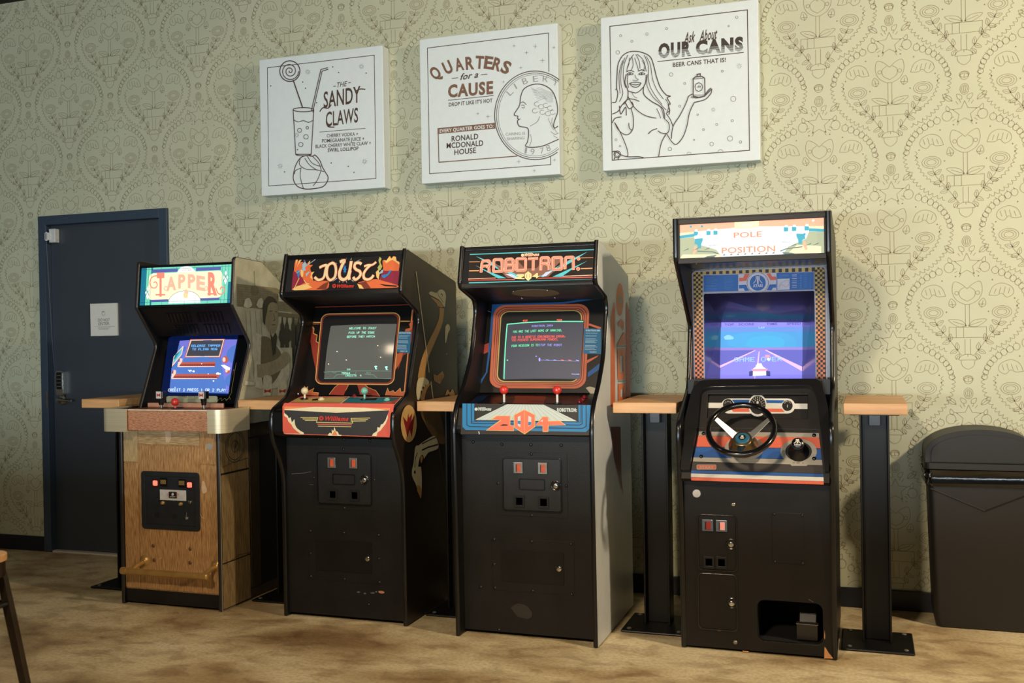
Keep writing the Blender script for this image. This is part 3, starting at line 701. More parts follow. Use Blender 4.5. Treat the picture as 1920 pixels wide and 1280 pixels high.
b = B(); b.prism(Plane((X0+PT, 4.762, 1.77), (1, 0, 0), (0, .27, -.155)), [(0, 0), (X1-X0-2*PT, 0), (X1-X0-2*PT, .31), (0, .31)], -.0, .012, black_m); b.build('top_board', tap)
# --- wood
def wood(name, a, c, st, rough=.55):
    m = M(name, a, rough, stretch=st, scale=9, rgb2=c, bump=.5, bscale=12)
    for n_ in m.node_tree.nodes:
        if n_.type == 'VALTORGB': n_.color_ramp.elements[0].position = .34; n_.color_ramp.elements[1].position = .72
    return m
woodv = wood('oak_print_vertical', (142, 100, 58), (202, 162, 110), (22, 22, 2.2)); woodh = wood('oak_print_horizontal', (150, 120, 78), (206, 180, 136), (2.2, 22, 22))
woodp = wood('pale_oak_print', (168, 142, 100), (200, 176, 132), (18, 18, 3)); woodr = wood('worn_reddish_board', (146, 90, 58), (200, 152, 118), (6, 40, 40)); woodd = wood('shaded_side_oak_print', (40, 31, 20), (66, 54, 38), (20, 20, 2)); woods = wood('side_oak_print', (104, 84, 52), (150, 126, 84), (20, 20, 2))
pale = M('bare_chip', (206, 178, 146), .7)
xa, xb = X0+PT, X1-PT; FP = YP(4.366)
b = B(); b.box(xa, xb, 4.366, 4.384, .02, .935, woodv); fp = b.build('front_panel', tap)
def pq(k, x, y, pl=FP): return pl.px(k[0]+x/k[2], k[1]+y/k[2])
xm0 = pq(K2, 218, 600)[0]; xm1 = pq(K2, 570, 600)[0]
for i, (ax, bx, az, bz, m) in enumerate([(xa, xm0-.003, .745, .935, woodp), (xa, xm0-.003, .085, .740, woodv), (xm0+.002, xm1-.002, .838, .935, woodh), (xm0+.002, xm1-.002, .085, .832, woodv), (xm1+.003, xb, .745, .935, woodv), (xm1+.003, xb, .085, .738, woodv)]):
    b = B(); b.box(ax, bx, 4.362, 4.3655, az, bz, m); b.build('plank', tap, bevel=.0015)
b = B(); b.box(xa, xb, 4.3605, 4.3655, .012, .080, blackp_m); b.build('kick_plate', tap, bevel=.002)
for P, m in (([(360, 198), (398, 198), (398, 250), (388, 273), (370, 272), (366, 235)], pale), (smooth([(575, 500), (585, 492), (600, 530), (602, 555), (580, 562), (572, 530)], 3), pale), (smooth([(600, 285), (618, 277), (636, 285), (634, 308), (615, 314), (602, 304)], 3), M('silver_plug', (196, 196, 186), .3, metal=.5))):
    A = Art(FP.off(.0042), K2, d=.0002); A.poly(P, m); A.build('worn_chip' if m is pale else 'silver_plug', tap)
for P in ([(330, 938), (344, 930)], [(556, 660), (575, 700), (590, 705)]): A = Art(FP.off(.0042), K2, d=.0002); A.line(P, .003, pale); A.build('scratch', tap)
for x, y in ((297, 862), (508, 880), (303, 944), (508, 959)): pbolt(tap, FP.off(.0042), K2, x, y, .010, M('oak_knob', (96, 62, 34), .5))
# lower right side: relief boards and medallion
SPl = XP(X1)
b = B(); y1 = 4.60
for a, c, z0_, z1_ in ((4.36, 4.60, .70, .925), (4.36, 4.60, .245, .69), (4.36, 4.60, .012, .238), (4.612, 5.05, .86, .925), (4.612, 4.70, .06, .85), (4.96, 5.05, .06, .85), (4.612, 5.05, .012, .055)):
    b.box(X1+.0012, X1+.004, a, c, z0_, z1_, woods if a < 4.5 else woodd)  # rear boards darker: shade from the next cabinet painted into the wood
b.box(X1+.0002, X1+.0011, 4.356, 5.055, .006, .93, M('dark_side_recess', (22, 18, 14), .6))
A = Art(SPl.off(.0042), None); gm = M('carved_groove', (44, 34, 20), .7)
for rr in (.082, .070, .030): A.line(arc(4.48, .825, rr*1.02, rr, n=36), .0035 if rr > .05 else .003, gm, True)
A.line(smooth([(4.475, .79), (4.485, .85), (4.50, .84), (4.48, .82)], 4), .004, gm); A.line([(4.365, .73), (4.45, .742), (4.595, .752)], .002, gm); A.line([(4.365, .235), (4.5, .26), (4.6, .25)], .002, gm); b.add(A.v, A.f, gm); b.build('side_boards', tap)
# side print: plain bar scene (wall boards, lamp, bottles, a person in shirt and vest wiping the bar)
A = Art(SPl, K1, d=.0005); d1, d2, d3, lt = [M(n, c, .5, vary=.12, scale=40) for n, c in (('sepia_dark', (54, 47, 34)), ('sepia_mid', (108, 98, 72)), ('sepia_soft', (128, 118, 90)), ('sepia_light', (192, 188, 162)))]
A.poly([(878, 270), (1160, 300), (1340, 420), (1340, 480), (880, 430)], d3)
for i in range(9): A.line([(882, 290+i*16), (1330, 330+i*16)], .0016, d2)
for x in (930, 960, 1000, 1035): A.line([(x+10, 460), (x+40, 940)], .0022, d2)
A.poly([(1170, 470), (1340, 490), (1345, 520), (1172, 500)], d2); A.poly([(1172, 340), (1250, 352), (1250, 400), (1172, 395)], lt)
for x in (1185, 1218, 1262, 1300):
    A.poly([(x, 640), (x, 560), (x+8, 540), (x+10, 505), (x+18, 505), (x+20, 540), (x+28, 565), (x+28, 720), (x, 720)], d1)
A.poly(smooth([(1180, 600), (1225, 580), (1262, 610), (1250, 680), (1195, 700), (1172, 650)], 4), d1)
A.line([(1000, 180), (1005, 290)], .003, d1); A.poly([(985, 290), (1022, 290), (1030, 330), (1012, 352), (990, 350), (978, 328)], d2)
A.poly(smooth([(935, 380), (965, 372), (985, 420), (960, 440), (925, 430)], 4), lt); A.poly(smooth([(1030, 380), (1055, 372), (1068, 430), (1035, 440), (1015, 420)], 4), lt)
# person
A.poly(smooth([(990, 640), (1015, 618), (1060, 640), (1110, 660), (1180, 720), (1235, 790), (1250, 860), (1240, 940), (1180, 1000), (1010, 1000), (1005, 860), (985, 760)], 5), lt)
A.poly(smooth([(1050, 640), (1100, 650), (1165, 720), (1200, 800), (1180, 900), (1120, 980), (1060, 980), (1045, 800)], 5), d2)
A.poly(smooth([(1062, 430), (1075, 385), (1110, 362), (1145, 378), (1165, 425), (1168, 500), (1160, 570), (1140, 612), (1110, 615), (1085, 575), (1070, 510)], 5), M('sepia_skin', (140, 128, 98), .5))
A.poly(smooth([(1058, 470), (1062, 405), (1100, 360), (1140, 372), (1162, 410), (1128, 400), (1100, 420), (1090, 470), (1080, 510), (1075, 560), (1060, 540)], 5), d1)
for P in ([(1105, 465), (1128, 462)], [(1146, 466), (1160, 470)], [(1135, 480), (1146, 525), (1132, 530)], [(1122, 560), (1150, 560)]): A.line(P, .004, d1)
A.poly([(1110, 612), (1128, 650), (1148, 612), (1160, 640), (1150, 760), (1130, 780), (1120, 690)], d1)
A.poly(smooth([(1015, 840), (1080, 830), (1160, 800), (1210, 750), (1250, 780), (1240, 830), (1170, 890), (1080, 930), (1020, 930)], 5), M('sepia_sleeve', (150, 140, 110), .5))
for i in range(8): A.line([(1020+i*24, 850-i*6), (1035+i*24, 915-i*10)], .0014, d2)
for x in (1060, 1165):
    A.poly([(x, 1000), (x, 945), (x+62, 935), (x+62, 1000), (x+56, 1056), (x+4, 1060)], lt); A.poly(smooth([(x, 945), (x+8, 920), (x+30, 915), (x+55, 922), (x+62, 938)], 3), lt)
    rb = M('red_bow_mark', (168, 44, 32), .5); A.poly([(x+8, 1015), (x+8, 1042), (x+30, 1032), (x+54, 1040), (x+54, 1012), (x+30, 1024)], rb)
A.poly([(930, 955), (1000, 962), (1000, 985), (925, 985)], lt); A.build('side_artwork', tap)
# --- marquee
lo, hi = (4.505, 1.556), (4.529, 1.781); mpl, pane = marquee_box(tap, xa, xb, lo, hi, .014)
E_ = 1.1
def lit(n, c, e=E_): return M('lit_'+n, c, .55, emit=e, vary=.04, scale=5)
ap = mpl.off(.001); A = Art(ap, TMQ)
u0, v0 = ap.px(264, 577); u1 = xb-.004; u0 = xa+.004; vb, vt = .010, .216
A2 = Art(ap, None); teal, dteal, blu, creamL, whL, blk2 = lit('teal', (110, 205, 178)), lit('deep_teal', (20, 130, 160), .7), lit('violet_blue', (92, 100, 180), .8), lit('cream', (248, 230, 190), 1.15), lit('white_glass', (226, 234, 230), 1.2), M('lead_line', (26, 34, 32), .5)
A2.poly([(u0, vb), (u1, vb), (u1, vt), (u0, vt)], teal); Wd = u1-u0
f = lambda a, c: (u0+a*Wd, vb+c*(vt-vb))
A2.poly([f(0, 0), f(.13, 0), f(.13, 1), f(0, 1)], dteal); A2.poly([f(.89, 0), f(1, 0), f(1, 1), f(.89, 1)], teal); A2.poly([f(.965, 0), f(1, 0), f(1, .55), f(.965, .55)], dteal)
A2.poly([f(.06, 0), f(.115, 0), f(.115, 1), f(.06, 1)], teal)
for a, c, e, g in ((.125, .86, .41, .94), (.61, .86, .88, .94), (.125, .09, .32, .17), (.66, .09, .88, .17)): A2.poly([f(a, c), f(e, c), f(e, g), f(a, g)], blu)
A2.poly(rrect(*f(.09, .15), *f(.90, .84), .024), creamL)
A2.poly([f(.40, .84), f(.44, .97), f(.5, 1.0), f(.56, .97), f(.61, .84)], whL)
P = [f(.32, .04)]+[f(.5+.18*math.cos(math.radians(a)), .04+.32*math.sin(math.radians(a))) for a in range(180, -1, -12)]; A2.poly(P, whL); A2.line(P[1:], .0018, blk2)
for a in (.06, .085, .115, .895, .93, .965): A2.line([f(a, 0), f(a, 1)], .0013, blk2)
for c in (.09, .945): A2.line([f(0, c), f(1, c)], .0013, blk2)
for a in (.25, .5, .75, .38, .62): A2.line([f(a, 0), f(a, .09)], .0013, blk2)
for a in (.23, .4, .6, .8): A2.line([f(a, .945), f(a, 1)], .0013, blk2)
for cx, cy in ((.0875, .34), (.94, .66)):
    for dx, dy, s in ((0, .11, 1), (0, -.09, 1.3), (-.018, 0, .8), (.018, 0, .8)):
        x, y = cx+dx, cy+dy; P = [f(x, y+.085*s), f(x+.014*s, y), f(x, y-.085*s), f(x-.014*s, y)]; A2.poly(P, whL); A2.line(P, .0012, blk2, True)
A2.build('marquee_art', pane)
salmon, salmon2 = lit('salmon', (244, 180, 152), 1.05), lit('deep_salmon', (236, 138, 116), 1.0)
k2c = lambda x, y: (x, y)
A = Art(ap, K1, d=.0024)
for t_, (a, c), h, m in (('T', ((318, 352), (372, 352)), 150, salmon2), ('A', ((385, 318), (455, 310)), 88, salmon), ('P', ((470, 300), (520, 296)), 88, salmon), ('P', ((538, 296), (590, 298)), 88, salmon), ('E', ((598, 308), (660, 318)), 92, salmon), ('R', ((680, 345), (745, 345)), 146, salmon2)):
    A.text(t_, a, c, h, m, .045)
for cy, h in ((352, 9), (345, 9)): pass
A.poly([(310, 343), (378, 343), (378, 354), (310, 354)], salmon2); A.poly([(676, 336), (722, 336), (722, 347), (676, 347)], salmon2)
A.line(smooth([(345, 222), (310, 215), (282, 230), (270, 262), (282, 295), (308, 300), (322, 280), (312, 258), (296, 264)], 5), .0062, salmon2)
A.line(smooth([(735, 300), (750, 335), (775, 345), (797, 322), (792, 298), (772, 296), (768, 312)], 5), .0062, salmon2)
A.line(smooth([(385, 318), (372, 310), (378, 290), (392, 296)], 4), .005, salmon); A.line(smooth([(660, 318), (678, 312), (672, 290), (658, 296)], 4), .005, salmon)
A.poly([(505, 340), (540, 340), (536, 372), (510, 372)], lit('tan', (232, 206, 150))); A.poly([(512, 340), (515, 318), (528, 308), (541, 322), (544, 340)], lit('foam', (240, 190, 160)))
A.text('ROOT BEER', (498, 179), (566, 177), 7, lit('faint_red', (222, 170, 160), .8), .02)
A.build('marquee_lettering', pane)
# underside grille
upl = SP(0, (4.655, 1.40), (4.505, 1.552)); Hs = math.hypot(.15, .152)
b = B(); b.prism(upl, [(xa, 0), (xb, 0), (xb, Hs), (xa, Hs)], -.012, 0, black_m); spn = b.build('speaker_panel', tap)
# (plane faces down and forward)
b = B()
for ua, ub in ((-3.56, -3.40), (-3.37, -3.20)):
    for va, vb_ in ((.02, .085), (.105, .175)):
        for i in range(7):
            t_ = i/6*.85; x = ua+(ub-ua)*t_
            b.prism(upl, [(x, va), (x+.014, va), (x+.034, vb_), (x+.020, vb_)], .0, .004, trim_m)
b.build('speaker_grille', spn)
# --- monitor: bezel, tube
bpl = SP(0, (4.585, 1.036), (4.705, 1.405)); Hb = math.hypot(.12, .369)
b = B(); b.prism(bpl, [(xa, 0), (xb, 0), (xb, Hb), (xa, Hb)], -.012, 0, M('black_bezel_glass', (8, 9, 11), .12, spec=.6, coat=.5)); bz = b.build('monitor_bezel', tap)
A = Art(bpl, TS, d=.0005)
A.poly([(130, 190), (240, 135), (1175, 140), (1165, 240), (1030, 1030), (1000, 1050), (60, 1050), (20, 1010)], M('blue_glass_reflection', (12, 30, 84), .15, emit=.5))  # blue reflection in the glass, painted as a glowing patch
cream_i = M('instruction_cream', (150, 152, 126), .5); ci2 = M('instruction_ink', (60, 58, 46), .6)
A.poly(rrect(100, 1165, 865, 1058, 30), cream_i); A.poly([(100, 1070), (130, 1058), (840, 1062), (868, 1120), (835, 1180), (130, 1165), (95, 1115)], cream_i)
A.text('TAPPER INSTRUCTIONS', (262, 1078), (722, 1084), 20, ci2, .03)
for i in range(6):
    for a, c in ((205, 375), (420, 560), (660, 750)): A.line([(a, 1096+i*12), (c-(i*17 % 40), 1097+i*12)], .0014, ci2)
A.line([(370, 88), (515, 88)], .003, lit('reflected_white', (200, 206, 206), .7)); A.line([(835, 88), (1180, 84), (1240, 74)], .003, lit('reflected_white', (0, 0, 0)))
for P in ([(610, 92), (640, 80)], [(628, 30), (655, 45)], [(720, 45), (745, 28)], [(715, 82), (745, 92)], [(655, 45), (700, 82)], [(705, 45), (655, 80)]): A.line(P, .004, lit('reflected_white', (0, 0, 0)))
A.line(smooth([(1000, 1120), (1040, 1090), (1055, 1050), (1080, 1010), (1085, 940), (1110, 800), (1150, 560)], 5), .0022, M('gold_filigree', (120, 112, 62), .4)); A.line(smooth([(870, 1130), (920, 1090), (930, 1130), (980, 1095), (1000, 1125), (1050, 1085), (1060, 1115)], 5), .002, M('gold_filigree', (0, 0, 0)))
A.build('bezel_art', bz)
quad = [(300, 232), (1160, 212), (1028, 1022), (143, 1005)]
skyb = lit('screen_blue', (76, 118, 196), .95)
sb, lift = crt(bpl, TS, quad, 'screen', tap, skyb); scr = sb.build('screen', tap, smooth_=True)
A = Art(bpl, TS, d=.0016, step=.0002)
vio = lit('screen_violet', (116, 116, 212), 1.0); A.poly([(300, 232), (450, 222), (390, 490), (185, 640), (143, 1000), (200, 700)], vio); A.poly([(985, 214), (1160, 212), (1090, 640), (1028, 1022), (1000, 1000), (960, 700), (930, 480)], vio)
A.poly([(185, 640), (330, 500), (300, 580), (150, 980)], skyb)
sal = lit('screen_salmon', (240, 196, 176), 1.1); brk = lit('screen_brick', (188, 88, 70), .95); brk2 = lit('screen_brick_dark', (140, 58, 54), .8)
A.poly([(355, 310), (365, 320), (345, 440), (190, 630), (215, 470)], sal); A.poly([(345, 340), (335, 430), (205, 590), (225, 480)], lit('screen_cyan', (90, 190, 210), 1.0)); A.poly([(315, 385), (250, 500), (215, 520), (240, 440)], lit('screen_teal', (40, 130, 150), .9))
A.poly([(462, 212), (985, 206), (925, 488), (388, 490)], brk); A.poly([(468, 220), (975, 214), (914, 480), (400, 482)], sal); A.poly([(484, 234), (960, 226), (905, 468), (412, 470)], lit('screen_slate', (72, 72, 84), .75))
cy = lit('screen_lettering', (96, 180, 255), 1.6)
A.pix('RELEASE TAPPER', (482, 332), (918, 328), 34, cy, italic=.15); A.pix('TO FLING MUG', (498, 384), (875, 380), 34, cy, italic=.15)
for (xA, yA, xB, yB, l, m1) in ((330, 560, 860, 560, 305, 0), (240, 738, 900, 742, 225, 0)):
    A.poly([(xA, yA), (xB, yB-3), (xB-5, yB+26), (xA-2, yA+32)], brk); A.poly([(xA-4, yA+32), (xB-6, yB+26), (xB-12, yB+64), (xA-14, yA+66)], brk2)
    for i in range(16):
        t_ = i/15; x = xA+(xB-xA)*t_; A.line([(x-6, yA+34), (x-12, yA+64)], .0016, brk)
    A.poly([(xA-30, yA+60), (xB-10, yB+62), (xB-12, yB+72), (xA-40, yA+76)], sal); A.poly([(xA-10, yA-58), (xA+35, yA-52), (xA+30, yA-5), (xA-20, yA+60), (xA-45, yA+70), (xA-30, yA-10)], sal); A.poly([(xA-18, yA-50), (xA-5, yA-56), (xA-12, yA-5), (xA-35, yA)], brk2)
for cx, cy2, r in ((1010, 528, 44), (1045, 690, 36)): A.poly(arc(cx, cy2, r, r*1.2, n=20), brk); A.poly(arc(cx-16, cy2, r*.5, r*.8, n=16), sal)
A.poly([(948, 612), (1000, 606), (1085, 650), (1070, 690), (1010, 668)], lit('screen_white', (226, 236, 240), 1.3))
for x, y, r in ((498, 700, 22), (545, 706, 18), (905, 740, 26), (940, 742, 12), (668, 594, 8), (765, 745, 8), (840, 848, 12), (258, 940, 8), (470, 690, 8)): A.poly(arc(x, y, r, r*.8, n=10), lit('screen_white', (0, 0, 0)))
A.poly(arc(905, 775, 22, 24, n=10), brk); A.poly([(495, 700), (520, 700), (515, 716), (498, 716)], skyb)
A.pix('CREDIT 2 PRESS 1 OR 2 PLAY', (148, 1000), (1015, 1004), 40, lit('screen_white', (0, 0, 0)), italic=.1)
A.warp(lift); A.build('screen_picture', scr)
# --- control panel with brass corner wraps
cpm = M('worn_copper_top', (148, 84, 60), .4, vary=.25, scale=25, metal=.2)
cx0, cx1 = -3.70, -3.05
out = [(cx0, 4.60), (cx0, 4.305), (cx1, 4.305), (cx1, 4.60)]
b = B(); b.box(X0+.001, X1-.001, 4.30, 4.585, .936, 1.018, cpm); cp = b.build('control_panel', tap)
b = B(); b.box(-3.60, -3.09, 4.283, 4.2995, .918, 1.020, woodr); b.build('front_board', cp, bevel=.004)
b = B(); b.box(-3.60, -3.09, 4.281, 4.30, 1.0205, 1.027, M('pale_edge_strip', (214, 200, 176), .4)); b.build('edge_strip', cp, bevel=.002)
brass = M('brushed_brass', (206, 196, 166), .36, metal=.45, vary=.06, stretch=(1, 1, 60), scale=4)
for s, xo, xi in ((-1, -3.755, -3.588), (1, -3.005, -3.095)):
    rad = .052; yf = 4.262; P = [(xi, yf), (xo-s*rad, yf)]
    for i in range(1, 9):
        an = math.pi/2*i/8; P.append((xo-s*rad+s*rad*math.sin(an), yf+rad-rad*math.cos(an)))
    P.append((xo, 4.495)); Q_ = [(xi, yf+.010), (xo-s*(rad+.001), yf+.010)]
    for i in range(1, 9):
        an = math.pi/2*i/8; Q_.append((xo-s*rad+s*(rad-.01)*math.sin(an), yf+rad-(rad-.01)*math.cos(an)))
    Q_.append((xo-s*.010, 4.495)); poly_ = P+list(reversed(Q_))
    b = B(); b.prism(ZP(0), poly_, .912, 1.030, brass); b.build('brass_corner', cp, smooth_=True)
    b = B(); xs = sorted([xo-s*.011, (X0 if s < 0 else X1)-s*-.0005]); b.box(xs[0], xs[1], 4.30, 4.49, .93, 1.022, black_m if s < 0 else woods); b.build('corner_block', cp)
b = B(); b.box(-3.645, -3.17, 4.50, 4.515, 1.0185, 1.045, M('copper_lip', (176, 128, 104), .4)); b.build('panel_lip', cp, bevel=.003)
joystick(tap, (-3.405, 4.42, 1.018), M('red_ball', (196, 52, 44), .25, coat=.3), M('red_shaft', (190, 70, 60), .3), h=.022, r=.021)
for x in (-3.50, -3.235):
    t0 = Vector((x, 4.43, 1.018)); b = B(); b.tube([t0, t0+Vector((0, 0, .03))], .007, steel_m, 10); b.tube([t0+Vector((0, 0, .022)), t0+Vector((0, 0, .055))], [.012, .017], trim_m, 12); h_ = b.build('tap_handle', tap, smooth_=True)
    b = B(); b.box(x-.020, x+.018, 4.418, 4.450, 1.073, 1.112, trim_m); b.build('handle_block', h_, bevel=.003)
    b = B(); b.box(x-.021, x+.010, 4.4155, 4.4175, 1.074, 1.111, M('white_face', (200, 196, 188), .4)); b.build('white_face_plate', h_)
    A = Art(YP(4.4155), None, d=.0003); A.poly([(x-.017, 1.083), (x-.017, 1.102), (x-.006, 1.095), (x+.006, 1.102), (x+.006, 1.083), (x-.006, 1.089)], M('red_bow_mark', (0, 0, 0))); A.build('bow_mark', h_)
# --- coin door
cpl = FP.off(.004)
def qq(k, pts, pl): return [pl.px(k[0]+x/k[2], k[1]+y/k[2]) for x, y in pts]
P = qq(TCD, [(108, 120), (1180, 158), (1192, 1240), (118, 1180)], cpl); u0, u1, v0, v1 = (P[0][0]+P[3][0])/2, (P[1][0]+P[2][0])/2, (P[3][1]+P[2][1])/2, (P[0][1]+P[1][1])/2
cdm = M('coin_door_black', (30, 34, 40), .45, vary=.15)
b = B(); b.prism(cpl, rrect(u0, v0, u1, v1, .018), 0, .006, cdm, holes=[list(reversed(rrect(u0+.024, v0+.024, u1-.024, v1-.024, .004)))]); cd = b.build('coin_door', tap, bevel=.002)
b = B(); b.prism(cpl, rrect(u0+.0245, v0+.0245, u1-.0245, v1-.0245, .003), -.001, .002, cdm); b.build('door_plate', cd)
dp = cpl.off(.0022)
for x, y in ((368, 345), (1000, 380)):
    u, v = pq(TCD, x, y, dp); b = B(); b.prism(dp, [(u-.020, v-.022), (u+.020, v-.022), (u+.020, v+.022), (u-.020, v+.022)], 0, .004, M('dark_red_housing', (44, 16, 16), .4)); s_ = b.build('lit_reject_button', cd, bevel=.001)
    b = B(); b.prism(dp, rrect(u-.013, v-.013, u+.013, v+.013, .005), .0042, .008, hot); b.build('button_light', s_)
for x, y in ((512, 320), (852, 340)):
    u, v = pq(TCD, x, y, dp); b = B(); b.prism(dp, [(u-.020, v-.024), (u+.022, v-.024), (u+.022, v+.018), (u-.020, v+.018)], 0, .003, trim_m); b.prism(dp, [(u-.016, v-.012), (u+.016, v-.012), (u+.016, v+.010), (u-.016, v+.010)], .0032, .006, M('brass_chute', (196, 164, 110), .3, metal=.7)); b.build('coin_slot', cd)
P = [pq(TCD, *p_, dp) for p_ in ((442, 452), (925, 490), (922, 676), (445, 648))]; u0, u1, v0, v1 = P[0][0], P[1][0], P[3][1], (P[0][1]+P[1][1])/2-.001
b = B(); b.prism(dp, [(u0, v0-.002), (u1, v0-.002), (u1, v1), (u0, v1)], 0, .0015, M('white_plate', (200, 202, 204), .4)); pl_ = b.build('coin_plate', cd)
A = Art(dp.off(.0016), TCD, d=.0002); rd = M('plate_red', (196, 44, 44), .5)
for i in range(24):
    an = 2*math.pi*i/24; A.line([(685+75*math.cos(an), 563+48*math.sin(an)), (685+118*math.cos(an)*(1 if i % 2 else .85), 563+70*math.sin(an))], .0012, rd)
A.poly([(612, 505), (756, 512), (758, 628), (614, 620)], M('plate_black', (30, 24, 24), .5)); A.poly(smooth([(660, 570), (670, 535), (690, 525), (705, 550), (700, 575), (675, 580)], 4), M('white_plate', (0, 0, 0))); A.text('INSERT', (632, 606), (738, 610), 16, M('white_plate', (0, 0, 0)), .03)
A.build('plate_print', pl_)
for x, y, r in ((500, 714, .010), (832, 735, .010)):
    u, v = pq(TCD, x, y, dp); b = B(); b.lathe(dp.w(u, v, 0), dp.N, [(r*1.05, 0), (r, .006), (r*.6, .014), (r*.3, .015)], M('brass_chute', (0, 0, 0)), 16); b.build('coin_return_knob', cd, smooth_=True)
u, v = pq(TCD, 1008, 697, dp); lock(cd, dp, u, v, .009, cup=False)
for x, y in ((385, 938), (716, 958)):
    u, v = pq(TCD, x, y, dp); b = B(); b.prism(dp, [(u-.014, v-.012), (u+.014, v-.012), (u+.014, v+.012), (u-.014, v+.012)], 0, .0008, dark_m); b.build('coin_return', cd)
A = Art(dp, TCD); wm = M('worn_white_mark', (120, 122, 122), .6); A.line([(935, 890), (925, 1010)], .002, wm); A.poly([(915, 970), (970, 975), (960, 1015), (918, 1018)], wm); A.build('worn_sticker', cd)
# --- foot rail
fbr = M('antique_brass', (186, 148, 86), .34, metal=.55, vary=.12, scale=20); a = YP(4.27).px(228, 1068); c = YP(4.27).px(388, 1082)
zr = (a[1]+c[1])/2; xr0, xr1 = a[0]+.005, c[0]
b = B(); b.tube([(xr0, 4.27, zr), (xr1, 4.27, zr)], .0165, fbr, 20); fr_ = b.build('foot_rail', tap, smooth_=True)
for x in (xr0, xr1): b = B(); s = 1 if x == xr1 else -1; b.lathe((x-s*.002, 4.27, zr), (s, 0, 0), [(.019, -.028), (.0195, 0), (.018, .006), (.010, .012)], fbr, 20); b.build('rail_cap', fr_, smooth_=True)
for x, kx in ((xr0+.06, 0), (xr1+.008 if False else xr1-.015, 1)):
    b = B(); b.tube([(x, 4.27, zr+.004), (x, 4.30, zr+.018), (x+.004, 4.36, zr+.03)], .011, fbr, 12); b.lathe((x+.006, 4.3655, zr+.034), (0, -1, 0), [(.032, .0002), (.032, .004), (.02, .008), (.012, .02)], fbr, 22); b.build('rail_bracket', fr_, smooth_=True)
# ================================================================== two cabinets of the same make: ostrich side print, and neon letters
def flame(pts_low, tips): pass
def williams_front(t, x0, x1, yf, kd, marks, doorpx, svcpx, ya=None):
    """front board with coin door and service door; kd = crop"""
    xa, xb = x0+PT, x1-PT
    b = B(); b.box(xa, xb, yf, yf+.018, .018, .925, blackp_m); fp = b.build('front_panel', t, bevel=.001)
    FP = YP(yf-.0002)
    def g(x, y): return FP.px(kd[0]+x/kd[2], kd[1]+y/kd[2])
    def rect(px4):
        P = [g(*p) for p in px4]; return (P[0][0]+P[3][0])/2, (P[1][0]+P[2][0])/2, (P[2][1]+P[3][1])/2, (P[0][1]+P[1][1])/2
    # coin door: outer plate, raised rim, door
    u0, u1, v0, v1 = rect(doorpx['plate']); b = B(); b.prism(FP, [(u0, v0), (u1, v0), (u1, v1), (u0, v1)], 0, .002, blackp_m); cd = b.build('coin_door', t, bevel=.0008)
    D2 = FP.off(.0022); u0, u1, v0, v1 = rect(doorpx['rim']); rim(D2, rrect(u0, v0, u1, v1, .014), .005, 0, .006, trim_m, 'door_rim', cd)
    b = B(); b.prism(D2, rrect(u0+.007, v0+.007, u1-.007, v1-.007, .010), 0, .003, M('coin_door_plate', (26, 26, 26), .4, vary=.2, scale=30)); b.build('door_plate', cd, bevel=.0008)
    D3 = D2.off(.0032); sx = (u1-u0); sy = (v1-v0)
    for a in doorpx['slots']: u, v = g(*a); coin_slot(cd, D3, u, v, .044, .052, amber)
    for a in doorpx['returns']: u, v = g(*a); coin_return(cd, D3, u, v, .050, .054)
    u, v = g(*doorpx['label']); rim(D3, rrect(u-.062, v-.026, u+.062, v+.026, .006), .004, 0, .0045, trim_m, 'label_frame', cd)
    u, v = g(*doorpx['lock']); lock(cd, D3, u, v, .011)
    # service door
    u0, u1, v0, v1 = rect(svcpx['plate']); b = B(); b.prism(FP, [(u0, v0), (u1, v0), (u1, v1), (u0, v1)], 0, .0018, blackp_m); sd = b.build('service_door', t, bevel=.0008)
    S2 = FP.off(.002); u0, u1, v0, v1 = rect(svcpx['door']); b = B(); b.prism(S2, [(u0, v0), (u1, v0), (u1, v1), (u0, v1)], 0, .003, black_m); b.build('door_plate', sd, bevel=.001)
    u, v = g(*svcpx['lock']); lock(sd, S2.off(.003), u, v, .0115, cup=False)
    for a in marks: pbolt(t, FP.off(.0003) if len(a) < 3 else FP.off(.0022), kd, a[0], a[1], .0075)
    return FP
def williams_rails(t, x0, x1): pass

# ------------------------------------------------------------------ cabinet with ostrich side print
K3, K4, JM, JCP, JS, JSD = (500, 450, 3.368), (500, 800, 3.2), (540, 460, 8.348), (500, 700, 9.6), (590, 570, 8.5316), (780, 520, 5.333)
X0, X1 = -2.745, -2.074; xa, xb = X0+PT, X1-PT
jou = thing('arcade_cabinet', 'black upright arcade cabinet with a tall ostrich on its side and flames round the screen', 'arcade machine', ((X0+X1)/2, 4.72, 0))
brownb = M('brown_black_side', (34, 26, 19), .4, vary=.15, scale=8)
prof = [(4.376, .004), (4.374, .735), (4.268, .905), (4.274, 1.030), (4.440, 1.098), (4.582, 1.455), (4.570, 1.500), (4.378, 1.585), (4.438, 1.800), (5.056, 1.667), (5.056, .004)]
side_panels(jou, X0, X1, prof, [0, .10, .10, .04, .05, .06, .05, .03, .02, .02, 0], black_m, brownb, 9)
body(jou, X0, X1, 5.053, 1.66, 4.95)
b = B(); b.prism(Plane((xa, 4.455, 1.783), (1, 0, 0), (0, .58, -.125)), [(0, 0), (xb-xa, 0), (xb-xa, .60), (0, .60)], -.0, .010, black_m); b.build('top_board', jou)
